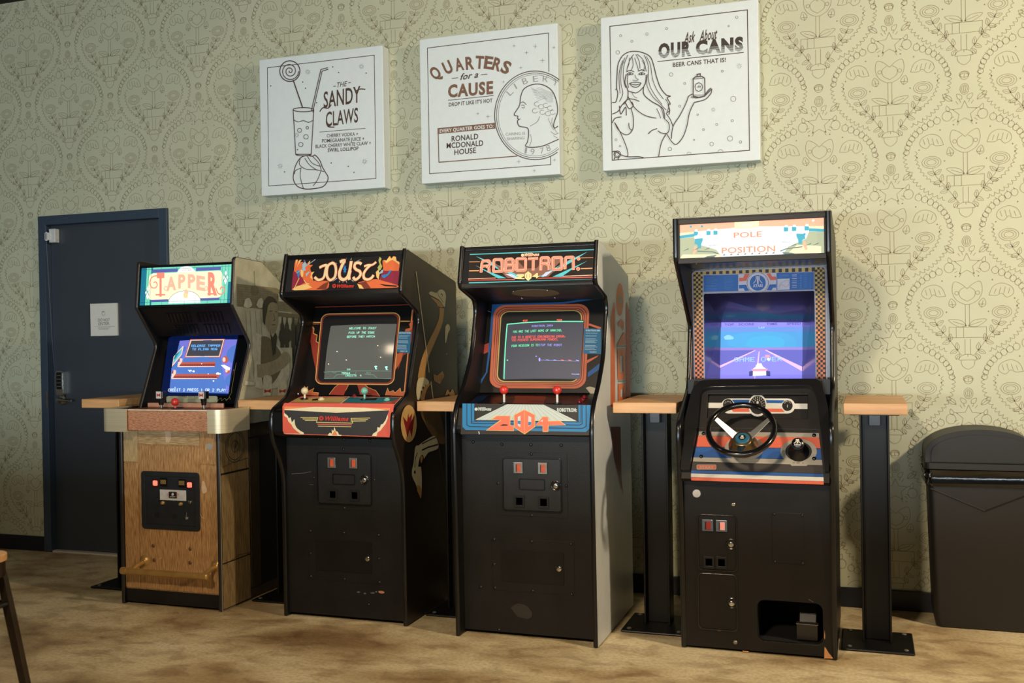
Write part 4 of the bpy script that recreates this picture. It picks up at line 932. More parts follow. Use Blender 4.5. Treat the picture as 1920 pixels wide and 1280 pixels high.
FPJ = williams_front(jou, X0, X1, 4.392, K4, [(309, 72), (463, 75), (619, 82), (461, 134), (284, 303), (646, 318), (465, 487), (262, 624, 1), (463, 636, 1), (671, 649, 1), (262, 759, 1), (673, 790, 1), (265, 897, 1), (467, 913, 1), (676, 932, 1), (612, 1066)],
    {'plate': [(290, 128), (658, 135), (660, 505), (288, 488)], 'rim': [(303, 150), (632, 158), (634, 476), (306, 462)], 'slots': [(396, 213), (526, 216)], 'returns': [(401, 405), (532, 411)], 'label': (467, 314), 'lock': (590, 318)},
    {'plate': [(252, 612), (690, 640), (694, 946), (256, 912)], 'door': [(304, 672), (630, 696), (634, 880), (302, 856)], 'lock': (611, 789)})
A = Art(FPJ.off(.0002), K4, d=.0002); sc_m = M('scuff_grey', (88, 84, 78), .7); sc2 = M('chip_tan', (168, 122, 92), .7)
A.line([(150, 282), (215, 278), (268, 268)], .0022, sc_m); A.line([(255, 345), (280, 347)], .002, sc_m)
for x, y, w_ in ((540, 990, 14), (620, 995, 20), (650, 988, 10), (580, 998, 12)): A.poly(smooth([(x, y), (x+w_, y-5), (x+w_*1.5, y+3), (x+w_*.6, y+6)], 3), sc_m)
A.poly(smooth([(670, 985), (690, 982), (708, 992), (695, 1000), (675, 996)], 3), sc2); A.build('scuff_marks', jou)
# marquee
mpl, pane = marquee_box(jou, xa, xb, (4.395, 1.588), (4.452, 1.790), .024)
def prt(n, c, e=.10, r=.5): return M('print_'+n, c, r, emit=0, vary=.05, scale=5, spec=.35)
jorg, jred, jyel, jmag, jcrm, jblk, jblu, jbrn = prt('orange', (214, 104, 58)), prt('red', (170, 50, 38)), prt('yellow', (228, 186, 112)), prt('magenta', (136, 34, 58)), prt('cream', (228, 206, 160)), prt('black', (14, 12, 14)), prt('blue', (40, 120, 180)), prt('brown', (118, 52, 34))
A = Art(mpl.off(.001), JM, d=.0003)
A.poly([(60, 705), (115, 210), (1770, 150), (1715, 665)], jblk)
A.poly([(60, 640), (82, 400), (210, 420), (380, 560), (330, 660), (60, 700)], jmag); A.poly([(1420, 560), (1480, 400), (1745, 400), (1720, 620)], jmag)
A.poly(smooth([(95, 400), (105, 280), (130, 215), (165, 205), (150, 245), (215, 225), (185, 265), (240, 260), (215, 310), (290, 290), (350, 240), (330, 300), (395, 305), (350, 350), (370, 420), (415, 410), (380, 460), (395, 540), (330, 600), (250, 540), (200, 470)], 2), jorg)
for P in ([(130, 215), (165, 205), (140, 260), (120, 330)], [(180, 230), (215, 225), (170, 290), (140, 340)], [(330, 250), (350, 240), (330, 320), (345, 400), (310, 330)], [(370, 420), (415, 410), (372, 470), (390, 545), (350, 500)]): A.poly(P, jyel)
A.poly(smooth([(1500, 400), (1480, 240), (1540, 235), (1580, 200), (1600, 165), (1620, 205), (1650, 170), (1690, 180), (1700, 240), (1750, 265), (1735, 400)], 2), jorg)
for P in ([(1500, 230), (1540, 240), (1590, 170), (1620, 210), (1650, 175), (1692, 182), (1702, 240), (1748, 268), (1740, 300), (1690, 260), (1640, 225), (1600, 240), (1540, 280)],): A.poly(P, jyel)
A.poly(smooth([(60, 700), (180, 630), (330, 560), (520, 555), (640, 570), (600, 690), (300, 700)], 3), jorg); A.poly([(440, 690), (560, 600), (640, 570), (600, 690)], jbrn); A.poly([(80, 690), (140, 640), (300, 600), (380, 660), (250, 700), (100, 705)], jyel)
A.poly(smooth([(1100, 580), (1250, 545), (1400, 530), (1500, 560), (1710, 620), (1710, 660), (1440, 670), (1180, 675)], 3), jorg); A.poly([(1110, 590), (1220, 560), (1300, 670), (1180, 680)], jbrn); A.poly([(1430, 605), (1710, 630), (1700, 650), (1520, 640)], jblk); A.poly([(1085, 600), (1150, 620), (1190, 680), (1120, 675)], jyel)
A.line([(180, 510), (110, 660), (75, 690)], .004, jyel); A.line([(250, 540), (290, 595), (340, 605)], .004, jyel)
# small riders, plain shapes
jw = prt('pale_blue', (150, 176, 190)); jsk = prt('skin', (206, 150, 96))
for P, m in (([(140, 400), (175, 390), (190, 450), (170, 520), (150, 470)], jblu), ([(225, 300), (270, 250), (300, 300), (280, 400), (235, 400)], jw), ([(205, 380), (250, 400), (240, 490), (215, 500), (200, 430)], jyel), ([(270, 330), (330, 300), (345, 380), (290, 430)], jorg), ([(280, 450), (330, 410), (345, 420), (290, 490)], jw), ([(245, 240), (265, 225), (280, 250), (262, 270)], prt('violet', (96, 84, 130)))): A.poly(P, m)
A.line([(135, 440), (435, 220)], .0032, jw)
for P, m in (([(1440, 180), (1470, 210), (1450, 270), (1480, 330), (1460, 380), (1430, 400), (1405, 350), (1440, 300), (1420, 240)], prt('olive', (170, 170, 90))), ([(1380, 420), (1420, 380), (1440, 440), (1425, 540), (1390, 500)], jyel), ([(1500, 330), (1560, 320), (1580, 370), (1530, 400), (1490, 380)], jorg), ([(1470, 470), (1560, 450), (1600, 390), (1630, 395), (1590, 460), (1520, 515), (1480, 505)], jblu), ([(1430, 440), (1470, 390), (1500, 380), (1490, 430), (1450, 450)], jw)): A.poly(P, m)
for a, c in (((688, 243), (770, 290)), ((845, 205), (862, 232)), ((920, 190), (905, 280)), ((1005, 195), (990, 232)), ((1165, 212), (1040, 275)), ((700, 578), (775, 515)), ((805, 595), (818, 560)), ((868, 595), (868, 560)), ((932, 598), (918, 560)), ((1042, 582), (1005, 545))):
    d = Vector((c[0]-a[0], c[1]-a[1])).normalized(); n = Vector((-d.y, d.x))*8; A.poly([a, (c[0]+n.x, c[1]+n.y), (c[0]-n.x, c[1]-n.y)], jw)
def fat(pts, wd, m): A.line(smooth(pts, 6), wd, m)
for grow, m in ((.0055, jred), (0, jcrm)):
    fat([(500, 355), (560, 325), (612, 320), (595, 400), (580, 480), (545, 530), (480, 545), (425, 500)], .0125+grow, m)
    A.line(smooth([(690, 285), (640, 320), (618, 400), (622, 490), (660, 545), (705, 535), (745, 490), (760, 400), (750, 320), (720, 285)], 5, True), .0125+grow, m, closed=True)
    fat([(820, 265), (890, 245), (850, 330), (815, 430), (825, 510), (880, 540), (940, 500), (975, 400), (1000, 250)], .0150+grow, m); fat([(985, 400), (965, 480), (970, 545)], .0150+grow, m)
    fat([(1160, 300), (1120, 278), (1065, 290), (1050, 345), (1080, 385), (1130, 410), (1145, 460), (1110, 515), (1060, 540), (1030, 500)], .0130+grow, m)
    fat([(1200, 335), (1260, 315), (1330, 310), (1390, 265)], .0100+grow, m); fat([(1300, 315), (1235, 380), (1195, 450), (1200, 515), (1250, 540), (1310, 520), (1350, 470)], .0125+grow, m)
P = []
for i in range(16):
    an = 2*math.pi*i/16; r = (60 if i % 2 == 0 else 30); P.append((900+r*.55*math.cos(an), 380+r*1.35*math.sin(an)))
A.poly(P, jblu)
wred = prt('logo_red', (190, 54, 42))
A.poly(arc(735, 640, 32, n=18), wred); A.text('W', (718, 655), (752, 653), 30, jblk, .05); A.text('Williams', (780, 668), (1045, 662), 48, wred, .045, .35)
A.build('marquee_art', pane)
# underside
b = B(); b.prism(SP(0, (4.72, 1.548), (4.392, 1.584)), [(xa, 0), (xb, 0), (xb, .33), (xa, .33)], -.012, 0, black_m); b.build('speaker_panel', jou)
# bezel
bpl = SP(0, (4.560, 1.086), (4.700, 1.552)); Hb = math.hypot(.14, .466)
bzm = M('bezel_black', (9, 8, 9), .3, spec=.35)
b = B(); b.prism(bpl, [(xa, 0), (xb, 0), (xb, Hb), (xa, Hb)], -.012, 0, bzm); bz = b.build('monitor_bezel', jou)
A = Art(bpl, K3, d=.0004, step=.0001); bred, borg, byel = prt('bezel_red', (132, 42, 26)), prt('bezel_orange', (170, 84, 44)), prt('bezel_yellow', (196, 148, 84))
A.line([(298, 424), (905, 408)], .0040, bred); A.line([(298, 420), (270, 600), (222, 960)], .0040, bred); A.line([(290, 520), (345, 520)], .005, byel); A.line([(290, 530), (345, 530)], .003, borg); A.line([(845, 512), (905, 512)], .004, byel)
A.line([(275, 640), (262, 680), (232, 930)], .007, borg); A.line([(925, 440), (905, 600), (872, 960)], .006, borg); A.line([(920, 440), (902, 600), (868, 960)], .0025, byel)
# flames
lf = [(280, 540), (300, 560), (296, 590), (318, 600), (312, 640), (330, 650), (325, 690), (325, 800), (316, 850), (290, 720), (275, 620)]
A.poly(lf, bred); A.line([(280, 535), (300, 560), (297, 590), (320, 600), (313, 640), (333, 652), (328, 692)], .004, byel)
rf = [(925, 510), (905, 530), (908, 555), (880, 560), (870, 585), (845, 600), (835, 650), (830, 820), (862, 730), (885, 715), (915, 640)]
A.poly(rf, bred); A.poly([(925, 505), (900, 530), (908, 555), (878, 562), (870, 590), (900, 580), (918, 560)], borg); A.poly([(815, 720), (862, 710), (850, 760), (815, 820)], borg)
for P, m in (([(395, 975), (430, 930), (470, 900), (525, 900), (500, 950), (488, 980)], bred), ([(570, 900), (615, 905), (640, 930), (690, 950), (715, 985), (590, 975)], bred), ([(225, 960), (235, 915), (248, 935), (262, 925), (255, 960), (300, 935), (290, 960), (330, 965), (325, 982), (230, 978)], borg), ([(750, 980), (765, 935), (775, 960), (800, 950), (812, 965), (845, 935), (850, 960), (880, 955), (872, 985)], borg)): A.poly(P, m); A.line(P[:-1], .0022, byel)
fr_out = rrect(322, 462, 845, 912, 42)
# tilted rounded frame of the tube
def quadmap(tl, tr, br, bl):
    def f(a, c): # a: 0..1 left-right, c: 0..1 top-bottom
        x = (tl[0]*(1-a)+tr[0]*a)*(1-c)+(bl[0]*(1-a)+br[0]*a)*c; y = (tl[1]*(1-a)+tr[1]*a)*(1-c)+(bl[1]*(1-a)+br[1]*a)*c; return (x, y)
    return f
f = quadmap((350, 468), (845, 460), (802, 912), (308, 908)); ring = lambda e, r=.09: [f(*p) for p in rrect(e, e, 1-e, 1-e, r, 6)]
A.poly(ring(0), jblk); A.line(ring(0), .0055, byel, True); A.line(ring(.016), .006, bred, True)
ins = prt('instruction_blue', (24, 92, 128)); A.poly([(836, 577), (915, 578), (906, 715), (822, 708)], ins)
iw = prt('instruction_white', (170, 196, 206)); A.text('INSTRUCTIONS', (838, 592), (912, 592), 10, iw, .03)
for i in range(12):
    if i in (3, 7): continue
    A.line([(838-i*1.1, 604+i*7.6), (905-i*.9-(i*13 % 15), 605+i*7.6)], .0016, iw)
A.text('CREDIT 50', (845, 706), (890, 707), 7, iw, .03)
A.build('bezel_art', bz)
grey_s = M('lit_screen_grey', (100, 100, 93), .12, emit=.75, vary=.04, scale=3, spec=.7)
quad = [(262, 350), (1318, 318), (1232, 1200), (155, 1200)]
sb, lift = crt(bpl, JS, quad, 'screen', jou, grey_s, bulge=.018, n=18, d=.0022); scr = sb.build('screen', jou, smooth_=True)
A = Art(bpl, JS, d=.0034, step=.0002); A.sub = .02; gt = M('lit_green_white', (150, 230, 200), .3, emit=1.5); gt2 = M('lit_dim_green', (104, 160, 138), .3, emit=.9)
for t_, a, c in (('WELCOME TO JOUST', (572, 416), (1005, 412)), ('PICK UP THE EGGS', (565, 490), (975, 486)), ('BEFORE THEY HATCH', (540, 555), (985, 550))): A.pix(t_, a, c, 34, gt, italic=.12)
A.line([(155, 1092), (700, 1082), (1232, 1078)], .0018, gt2); A.line([(155, 1192), (1232, 1192)], .0018, gt2)
A.pix('70964', (452, 1132), (590, 1132), 32, gt); A.pix('521', (850, 1128), (922, 1128), 30, gt2); A.pix('CREDITS  4', (515, 1168), (770, 1168), 30, gt); A.pix('30', (540, 1070), (596, 1068), 22, gt)
A.line([(320, 1188), (370, 1140), (670, 1135), (690, 1095)], .002, gt2); A.line([(820, 1130), (960, 1140), (1010, 1185)], .002, gt2); A.line([(300, 1095), (340, 1110), (370, 1098)], .002, gt2)
for x, y in ((1002, 1030), (1165, 1035)): A.poly(smooth([(x-22, y-22), (x, y-30), (x+25, y-22), (x+8, y), (x+22, y+22), (x-4, y+26), (x-10, y+4)], 3), gt)
for x, y in ((388, 774), (538, 911), (1040, 682), (1083, 866), (247, 970)): A.poly(arc(x, y, 8, n=8), M('lit_spark', (255, 236, 206), .3, emit=1.4))
A.warp(lift); A.build('screen_picture', scr)
# control panel: top, rolled front
cpA, cpB = (4.566, 1.086), (4.292, 1.034)
P = fillet([cpA, (4.282, 1.030), (4.276, .915), (4.30, .895), (4.36, .895), (4.36, 1.0), (4.566, 1.03)], [0, .02, .02, .01, 0, 0, 0], 5)
b = B(); b.prism(XP(xa), P, 0, xb-xa, bzm); cp = b.build('control_panel', jou)
FF = SP(0, (4.2755, .915), (4.2815, 1.026)); TT = Plane((0, 4.292, 1.0335), (1, 0, 0), (0, .274, .0525))
A = Art(FF.off(.0003), JCP, d=.0004); pr_red = prt('panel_red', (206, 88, 70)); pr_org = prt('panel_orange', (222, 132, 78)); pcream = prt('panel_cream', (222, 208, 170)); pgrey = prt('panel_charcoal', (48, 46, 46)); gold = prt('panel_gold', (204, 186, 116)); wht = prt('panel_white', (216, 214, 200))
c5 = lambda x, y: (x, y)
A2 = A
L_ = [(290, 1090), (300, 560), (330, 520), (2590, 560), (2600, 600), (2500, 1170)]
K3p = K3
# (crop K3 coordinates are used for the whole width)
A.k = K3; A.poly(smooth([(100, 1080), (106, 1030), (120, 1022)], 2)[:0] or [(102, 1205), (100, 1050), (112, 1028), (808, 1034), (802, 1060), (776, 1245), (120, 1225)], pr_red)
A.poly([(112, 1050), (780, 1060), (776, 1078), (440, 1100), (112, 1076)], pcream); A.poly([(112, 1050), (300, 1053), (112, 1068)], pr_org); A.poly([(780, 1060), (600, 1056), (778, 1074)], pr_org)
A.poly([(114, 1086), (112, 1072), (440, 1090), (775, 1074), (764, 1100), (752, 1240), (118, 1220), (116, 1150)], pgrey)
A.poly([(112, 1090), (135, 1110), (140, 1125), (152, 1118), (160, 1150), (176, 1130), (180, 1165), (190, 1185), (215, 1205), (235, 1215), (235, 1226), (110, 1222), (104, 1200)], pcream)
A.poly([(106, 1105), (130, 1122), (138, 1145), (158, 1165), (168, 1185), (190, 1205), (215, 1222), (110, 1221), (104, 1200)], pr_red)
A.poly([(765, 1100), (752, 1135), (735, 1160), (722, 1165), (715, 1185), (700, 1180), (698, 1205), (675, 1220), (665, 1235), (775, 1242), (770, 1160)], pcream)
A.poly([(768, 1120), (752, 1160), (735, 1180), (722, 1200), (700, 1215), (695, 1238), (776, 1243), (770, 1160)], pr_red)
A.poly([(388, 1228), (400, 1215), (412, 1222), (412, 1195), (422, 1205), (430, 1180), (438, 1205), (450, 1210), (458, 1228), (475, 1230), (470, 1236), (390, 1234)], pcream); A.poly([(412, 1232), (425, 1210), (432, 1200), (442, 1218), (448, 1234)], pr_org)
for i in range(3):
    A.line([(215+i*14, 1120+i*9), (322, 1120+i*9)], .0032, gold); A.line([(532, 1125+i*9), (655-i*14, 1123+i*9)], .0032, gold)
A.line([(325, 1118), (316, 1150), (545, 1155), (535, 1122)], .0034, gold); A.line([(322, 1162), (540, 1166)], .0040, pr_red); A.line([(326, 1174), (536, 1178)], .0030, gold)
A.poly(arc(347, 1125, 15, n=18), wred); A.text('W', (340, 1131), (355, 1131), 12, pgrey, .05); A.text('Williams', (372, 1138), (520, 1142), 26, wred, .045, .35)
A.build('front_artwork', cp)
A = Art(TT.off(.0002), K3, d=.0002)
A.poly([(112, 1040), (215, 985), (855, 992), (806, 1045)], pr_red)
for xl in ((120, 1046, 205, 992, 520, 988, 440, 1050), (446, 1050, 525, 990, 850, 992, 795, 1052)):
    Q_ = [(xl[0], xl[1]), (xl[2], xl[3]), (xl[4], xl[5]), (xl[6], xl[7])]; A.line(Q_, .0042, wht, True)
A.poly([(150, 1024), (195, 998), (505, 992), (470, 1028)], prt('panel_sand', (190, 166, 104))); A.poly([(480, 1026), (520, 994), (838, 996), (800, 1016), (700, 1030)], prt('panel_teal', (22, 120, 134)))
A.poly([(205, 1002), (250, 990), (265, 1004), (235, 1010)], jblk); A.poly([(640, 1000), (700, 998), (690, 1012), (620, 1012)], jblk); A.poly([(290, 1004), (330, 1000), (325, 1012), (285, 1014)], jblk)
A.line([(135, 1038), (230, 1037)], .003, wht); A.line([(305, 1037), (420, 1037)], .003, wht); A.line([(465, 1038), (555, 1038)], .003, wht); A.line([(640, 1038), (745, 1038)], .003, wht)
A.text('FLAP TO FLY', (238, 1041), (300, 1041), 7, wht, .03, .2); A.text('FLAP TO FLY', (562, 1042), (635, 1042), 7, prt('panel_navy', (30, 50, 110)), .03, .2)
A.build('top_artwork', cp)
tz = lambda y: 1.0335+(y-4.292)*.0525/.274
for kx, ky, m in ((687, 465, M('ivory_plastic', (216, 200, 160), .25, coat=.3)), (1763, 470, M('mint_plastic', (112, 176, 160), .25, coat=.3))):
    u, v = TT.px(500+kx/9.6, 700+ky/9.6); y = 4.292+v*.274/math.hypot(.274, .0525); joystick(jou, (u, y, tz(y)), m, m, h=.028, r=.0185)
for kx, ky, m in ((985, 470, M('ivory_plastic', (0, 0, 0))), (2170, 480, M('mint_plastic', (0, 0, 0)))):
    u, v = TT.px(500+kx/9.6, 700+ky/9.6); button(jou, TT.off(.001), u, v, m, .017)
for kx, ky in ((1330, 385), (1580, 415)):
    u, v = TT.px(500+kx/9.6, 700+ky/9.6); button(jou, TT.off(.001), u, v, M('dark_red_button', (110, 24, 36), .25), .012, 'start_button')
bolt(jou, SP(0, (4.49, 1.086), (4.50, 1.2)), xa+.012, .012, .007, chrome_m)
# side print
SPl = XP(X1); A = Art(SPl, K3, d=.0006); tan_, tanp, crm, mrn = [M(n, c, .45, vary=.06) for n, c in (('side_tan', (168, 124, 66)), ('side_tan_pale', (186, 148, 88)), ('side_cream', (188, 176, 136)), ('side_maroon', (120, 24, 24)))]; sdk = M('side_line_black', (16, 12, 10), .45)
A.k = JSD
A.poly(smooth([(235, 300), (232, 380), (218, 440), (185, 520), (140, 610), (105, 690), (60, 800), (30, 920), (22, 1010), (90, 1010), (95, 920), (120, 810), (165, 700), (225, 560), (262, 460), (275, 380), (280, 310)], 4), tan_)
A.poly(smooth([(125, 155), (150, 140), (190, 152), (210, 150), (232, 125), (262, 122), (288, 145), (298, 190), (292, 250), (285, 295), (262, 270), (230, 225), (180, 195), (140, 175)], 4), crm)
A.poly(smooth([(140, 190), (190, 212), (235, 240), (262, 270), (270, 295), (245, 296), (215, 285), (205, 262), (180, 235)], 4), tan_)
A.line(smooth([(135, 182), (190, 205), (240, 240), (272, 290)], 4), .004, sdk); A.line(smooth([(215, 150), (222, 180), (245, 210), (270, 250)], 4), .004, sdk); A.line(smooth([(245, 165), (262, 170), (258, 195)], 3), .005, sdk)
A.poly(smooth([(310, 465), (332, 480), (336, 520), (318, 560), (300, 640), (290, 650), (288, 560), (292, 490)], 4), crm)
A.line([(-2, -60), (130, 950)], .010, crm); A.line([(146, 1040), (168, 1210)], .010, crm)
A.poly(smooth([(20, 1010), (60, 1000), (100, 1010), (130, 1050), (100, 1080), (85, 1060), (90, 1100), (60, 1090), (65, 1140), (45, 1130), (42, 1200), (15, 1225), (0, 1150), (5, 1060)], 3), crm)
A.poly(smooth([(45, 1225), (55, 1150), (95, 1080), (150, 1060), (110, 1110), (88, 1180), (80, 1225)], 4), tan_)
A.poly([(170, 965), (210, 980), (262, 935), (280, 985), (235, 1065), (175, 1030)], tan_)
for i in range(6): A.line([(178+i*18, 972), (186+i*12, 1040)], .004, sdk)
A.poly(smooth([(285, 1180), (310, 1120), (335, 1150), (360, 1115), (382, 1180), (340, 1185), (325, 1165)], 3), tanp); A.poly([(295, 770), (312, 750), (300, 772)], crm)
A.k = (680, 700, 4.925)
A.poly(smooth([(525, 345), (560, 440), (590, 500), (640, 580), (690, 640), (760, 640), (740, 480), (700, 345)], 4), M('side_shadow_tan', (104, 76, 42), .5)); A.poly(smooth([(528, 345), (540, 400), (580, 470), (585, 490), (560, 400), (550, 345)], 4), tan_)
A.poly(smooth([(540, 640), (600, 600), (650, 575), (670, 590), (690, 640), (690, 690), (640, 715), (600, 730), (560, 790), (545, 820), (530, 830), (535, 880), (540, 940), (540, 1050), (535, 1080), (500, 1060), (480, 1010), (455, 960), (448, 900), (465, 820), (480, 680), (510, 665)], 3), crm)
A.line([(540, 650), (620, 610), (670, 590)], .006, sdk); A.line([(540, 708), (600, 680), (690, 655)], .008, sdk); A.line(smooth([(500, 730), (480, 790), (475, 870)], 4), .006, sdk); A.poly(smooth([(505, 860), (520, 780), (545, 750), (560, 790), (545, 830), (530, 860)], 4), sdk); A.poly(arc(475, 910, 8, 16, n=10), sdk)
A.poly(smooth([(495, 1030), (520, 1040), (538, 1080), (530, 1155), (515, 1120), (495, 1080)], 3), tan_); A.poly(smooth([(530, 760), (550, 770), (535, 830), (525, 790)], 3), tan_)
A.line(smooth([(660, 300), (670, 440), (720, 850), (775, 1150)], 4), .008, M('side_lance_dim', (80, 66, 44), .5))
A.poly(arc(418, 462, 73, 172, n=36), tanp); wm_ = [(362, 395), (402, 445), (412, 365), (420, 410), (450, 365), (440, 440), (474, 380), (445, 590), (425, 520), (405, 590), (385, 500)]
A.poly(wm_, mrn); A.build('side_artwork', jou)

# ------------------------------------------------------------------ cabinet with neon letters and pale grey side
K5, K6, RM_, RCP, RS, RSD = (850, 440, 3.3694), (840, 800, 2.9775), (850, 440, 6.4), (850, 730, 6.857), (920, 560, 8), (1110, 500, 4.2667)
X0, X1 = -1.792, -1.123; xa, xb = X0+PT, X1-PT
rob = thing('arcade_cabinet', 'upright arcade cabinet with glowing neon-letter sign, two red joysticks and a pale grey side', 'arcade machine', ((X0+X1)/2, 4.68, 0))
greys = M('pale_grey_side', (184, 192, 194), .38, vary=.06, scale=5, rgb2=(200, 204, 202))
prof = [(4.302, .004), (4.286, .975), (4.325, 1.062), (4.425, 1.150), (4.530, 1.285), (4.590, 1.490), (4.575, 1.548), (4.402, 1.598), (4.388, 1.625), (4.430, 1.797), (4.680, 1.746), (5.024, 1.664), (5.024, .004)]
side_panels(rob, X0, X1, prof, [0, .05, .06, .05, .10, .06, .05, .02, .02, .012, .02, .02, 0], black_m, greys, 10)
body(rob, X0, X1, 5.02, 1.655, 4.93)
b = B(); b.prism(Plane((xa, 4.445, 1.780), (1, 0, 0), (0, .57, -.125)), [(0, 0), (xb-xa, 0), (xb-xa, .585), (0, .585)], -.0, .010, black_m); b.build('top_board', rob)
FPR = williams_front(rob, X0, X1, 4.362, K6, [(140, 84), (300, 97), (463, 100), (632, 103), (800, 108), (465, 152), (280, 315), (660, 330), (467, 495), (258, 628, 1), (467, 640, 1), (687, 656, 1), (258, 768, 1), (262, 898), (473, 915, 1), (690, 934, 1), (183, 894), (285, 1133)],
    {'plate': [(270, 140), (665, 148), (670, 510), (272, 490)], 'rim': [(303, 166), (640, 178), (636, 482), (306, 466)], 'slots': [(396, 226), (532, 230)], 'returns': [(401, 415), (536, 421)], 'label': (471, 320), 'lock': (604, 328)},
    {'plate': [(247, 616), (706, 645), (706, 945), (250, 905)], 'door': [(302, 678), (650, 706), (648, 884), (300, 858)], 'lock': (624, 790)})
A = Art(FPR.off(.0004), K6, d=.0002); A.poly(smooth([(350, 1010), (390, 985), (440, 1000), (470, 1040), (450, 1070), (390, 1060)], 4), M('dusty_patch', (40, 37, 34), .7)); A.build('scuff_marks', rob)
mpl, pane = marquee_box(rob, xa, xb, (4.392, 1.604), (4.446, 1.789), .018)
A = Art(mpl.off(.001), RM_, d=.0003)
nb = M('neon_sign_black', (16, 12, 12), .3, coat=.3); ncy, nor, npk, ncr, nbr = lit('neon_cyan', (84, 194, 196), .95), lit('neon_orange', (236, 160, 104), 1.0), lit('neon_pink', (228, 92, 80), 1.0), lit('neon_cream', (255, 190, 150), 1.15), lit('neon_brown', (150, 96, 74), .7)
A.poly([(175, 600), (195, 215), (1705, 160), (1680, 560)], nb)
A.poly([(530, 300), (1330, 280), (1100, 500), (760, 510)], nbr); A.poly([(760, 300), (1100, 290), (1000, 400), (860, 405)], M('neon_dark_brown', (70, 36, 22), .4))
for P, m in (([(272, 258), (500, 345), (800, 500), (720, 522)], ncy), ([(262, 365), (400, 430), (640, 522), (540, 525)], ncy), ([(440, 300), (620, 420), (720, 520), (650, 522)], nbr), ([(1610, 205), (1400, 340), (1080, 510), (1040, 500), (1340, 330)], ncy), ([(1608, 315), (1420, 420), (1300, 505), (1190, 505), (1420, 400)], ncy), ([(1480, 250), (1300, 350), (1140, 505), (1100, 505)], nbr), ([(620, 470), (700, 470), (790, 520), (730, 522)], lit('neon_white', (196, 206, 224), 1.0)), ([(1060, 500), (1110, 450), (1190, 435), (1110, 500)], lit('neon_white', (0, 0, 0)))): A.poly(P, m)
A.line([(200, 238), (1690, 180)], .0042, ncy); A.line([(190, 578), (1668, 540)], .0050, ncy)
A.line([(192, 327), (320, 325)], .0024, nor); A.line([(1530, 280), (1680, 276)], .0024, nor); A.line([(192, 434), (310, 432)], .0055, nor); A.line([(1530, 408), (1670, 404)], .0050, nor)
A.line([(180, 532), (515, 520)], .0024, ncr); A.line([(1310, 500), (1672, 486)], .0028, ncr); A.line([(180, 546), (740, 540)], .0036, npk); A.line([(1020, 524), (1672, 510)], .0038, npk)
LET = [[[(335, 455), (345, 345), (352, 318), (425, 312), (440, 330), (438, 372), (352, 380)], [(400, 380), (428, 395), (434, 455)]],
       [[(490, 300), (585, 298), (590, 440), (482, 445), (490, 300)]],
       [[(625, 440), (632, 298), (700, 290), (722, 310), (715, 352), (728, 370), (722, 430), (625, 440)], [(640, 365), (715, 362)]],
       [[(765, 290), (870, 288), (868, 425), (762, 430), (765, 290)]],
       [[(900, 290), (1020, 286)], [(962, 290), (960, 432)]],
       [[(1050, 430), (1055, 280), (1140, 276), (1152, 300), (1146, 345), (1058, 352)], [(1120, 350), (1150, 370), (1152, 425)]],
       [[(1195, 278), (1300, 275), (1302, 415), (1200, 420), (1195, 278)]],
       [[(1342, 418), (1350, 275), (1440, 270), (1445, 425)]]]
for wd, m in ((.0135, ncr), (.0098, npk), (.0030, ncr)):
    for Lr in LET:
        for S_ in Lr:
            cl = S_[0] == S_[-1]; P = S_[:-1] if cl else S_; A.line(fillet(P, 14, 4, closed=cl), wd, m, cl)
    for x, y in ((1505, 290), (1500, 412)): A.poly(arc(x, y, 22 if wd > .012 else (16 if wd > .005 else 5), n=16), m)
A.poly(arc(838, 252, 19, n=16), ncr); A.text('Williams', (862, 266), (1038, 258), 36, ncr, .05, .35)
ygl = lit('neon_yellow', (236, 206, 138), 1.1)
A.poly([(735, 535), (800, 500), (760, 500), (775, 480), (850, 478), (855, 500), (820, 525), (862, 528), (860, 540)], ygl); A.poly([(862, 480), (905, 445), (945, 478), (945, 525), (905, 560), (865, 525)], ygl); A.poly([(950, 510), (1010, 465), (1022, 470), (1020, 500), (1060, 500), (1020, 515), (1015, 530), (1000, 530), (1000, 515)], ygl)
A.line([(888, 480), (888, 520)], .0024, npk); A.line([(922, 480), (922, 520)], .0024, npk)
A.build('marquee_art', pane)
spl = SP(0, (4.76, 1.540), (4.388, 1.598)); Hs = math.hypot(.372, .058)
b = B(); b.prism(spl, [(xa, 0), (xb, 0), (xb, Hs), (xa, Hs)], -.012, 0, black_m); sp_ = b.build('speaker_panel', rob)
uc, vc = spl.px(850+985/6.4, 440+695/6.4)
b = B(); b.prism(spl, arc(uc, vc, .115, .085, n=40), 0, .003, M('speaker_cloth', (120, 96, 66), .6, vary=.3, scale=300)); b.build('speaker_grille', sp_)
for x, y in ((720, 670), (1127, 658), (824, 754), (1219, 746)): u, v = spl.px(850+x/6.4, 440+y/6.4); bolt(sp_, spl.off(.003), u, v, .006, chrome_m, 'screw')
bpl = SP(0, (4.605, 1.100), (4.755, 1.555)); Hb = math.hypot(.15, .455)
b = B(); b.prism(bpl, [(xa, 0), (xb, 0), (xb, Hb), (xa, Hb)], -.012, 0, bzm); bz = b.build('monitor_bezel', rob)
A = Art(bpl, K5, d=.0004, step=.0001); rbl, ror, rrd, rye = prt('robo_blue', (20, 74, 128)), prt('robo_orange', (178, 90, 60)), prt('robo_red', (150, 56, 44)), prt('robo_yellow', (176, 156, 84))
A.poly([(245, 440), (700, 425), (890, 395), (890, 408), (700, 437), (320, 450), (262, 500), (258, 520), (240, 700), (215, 870), (160, 965), (148, 968), (150, 955), (205, 870), (225, 700)], rbl)
A.poly([(160, 710), (225, 682), (222, 740), (155, 768)], rrd)
for i in range(3): A.line([(158, 724+i*14), (222, 696+i*14)], .0012, nb)
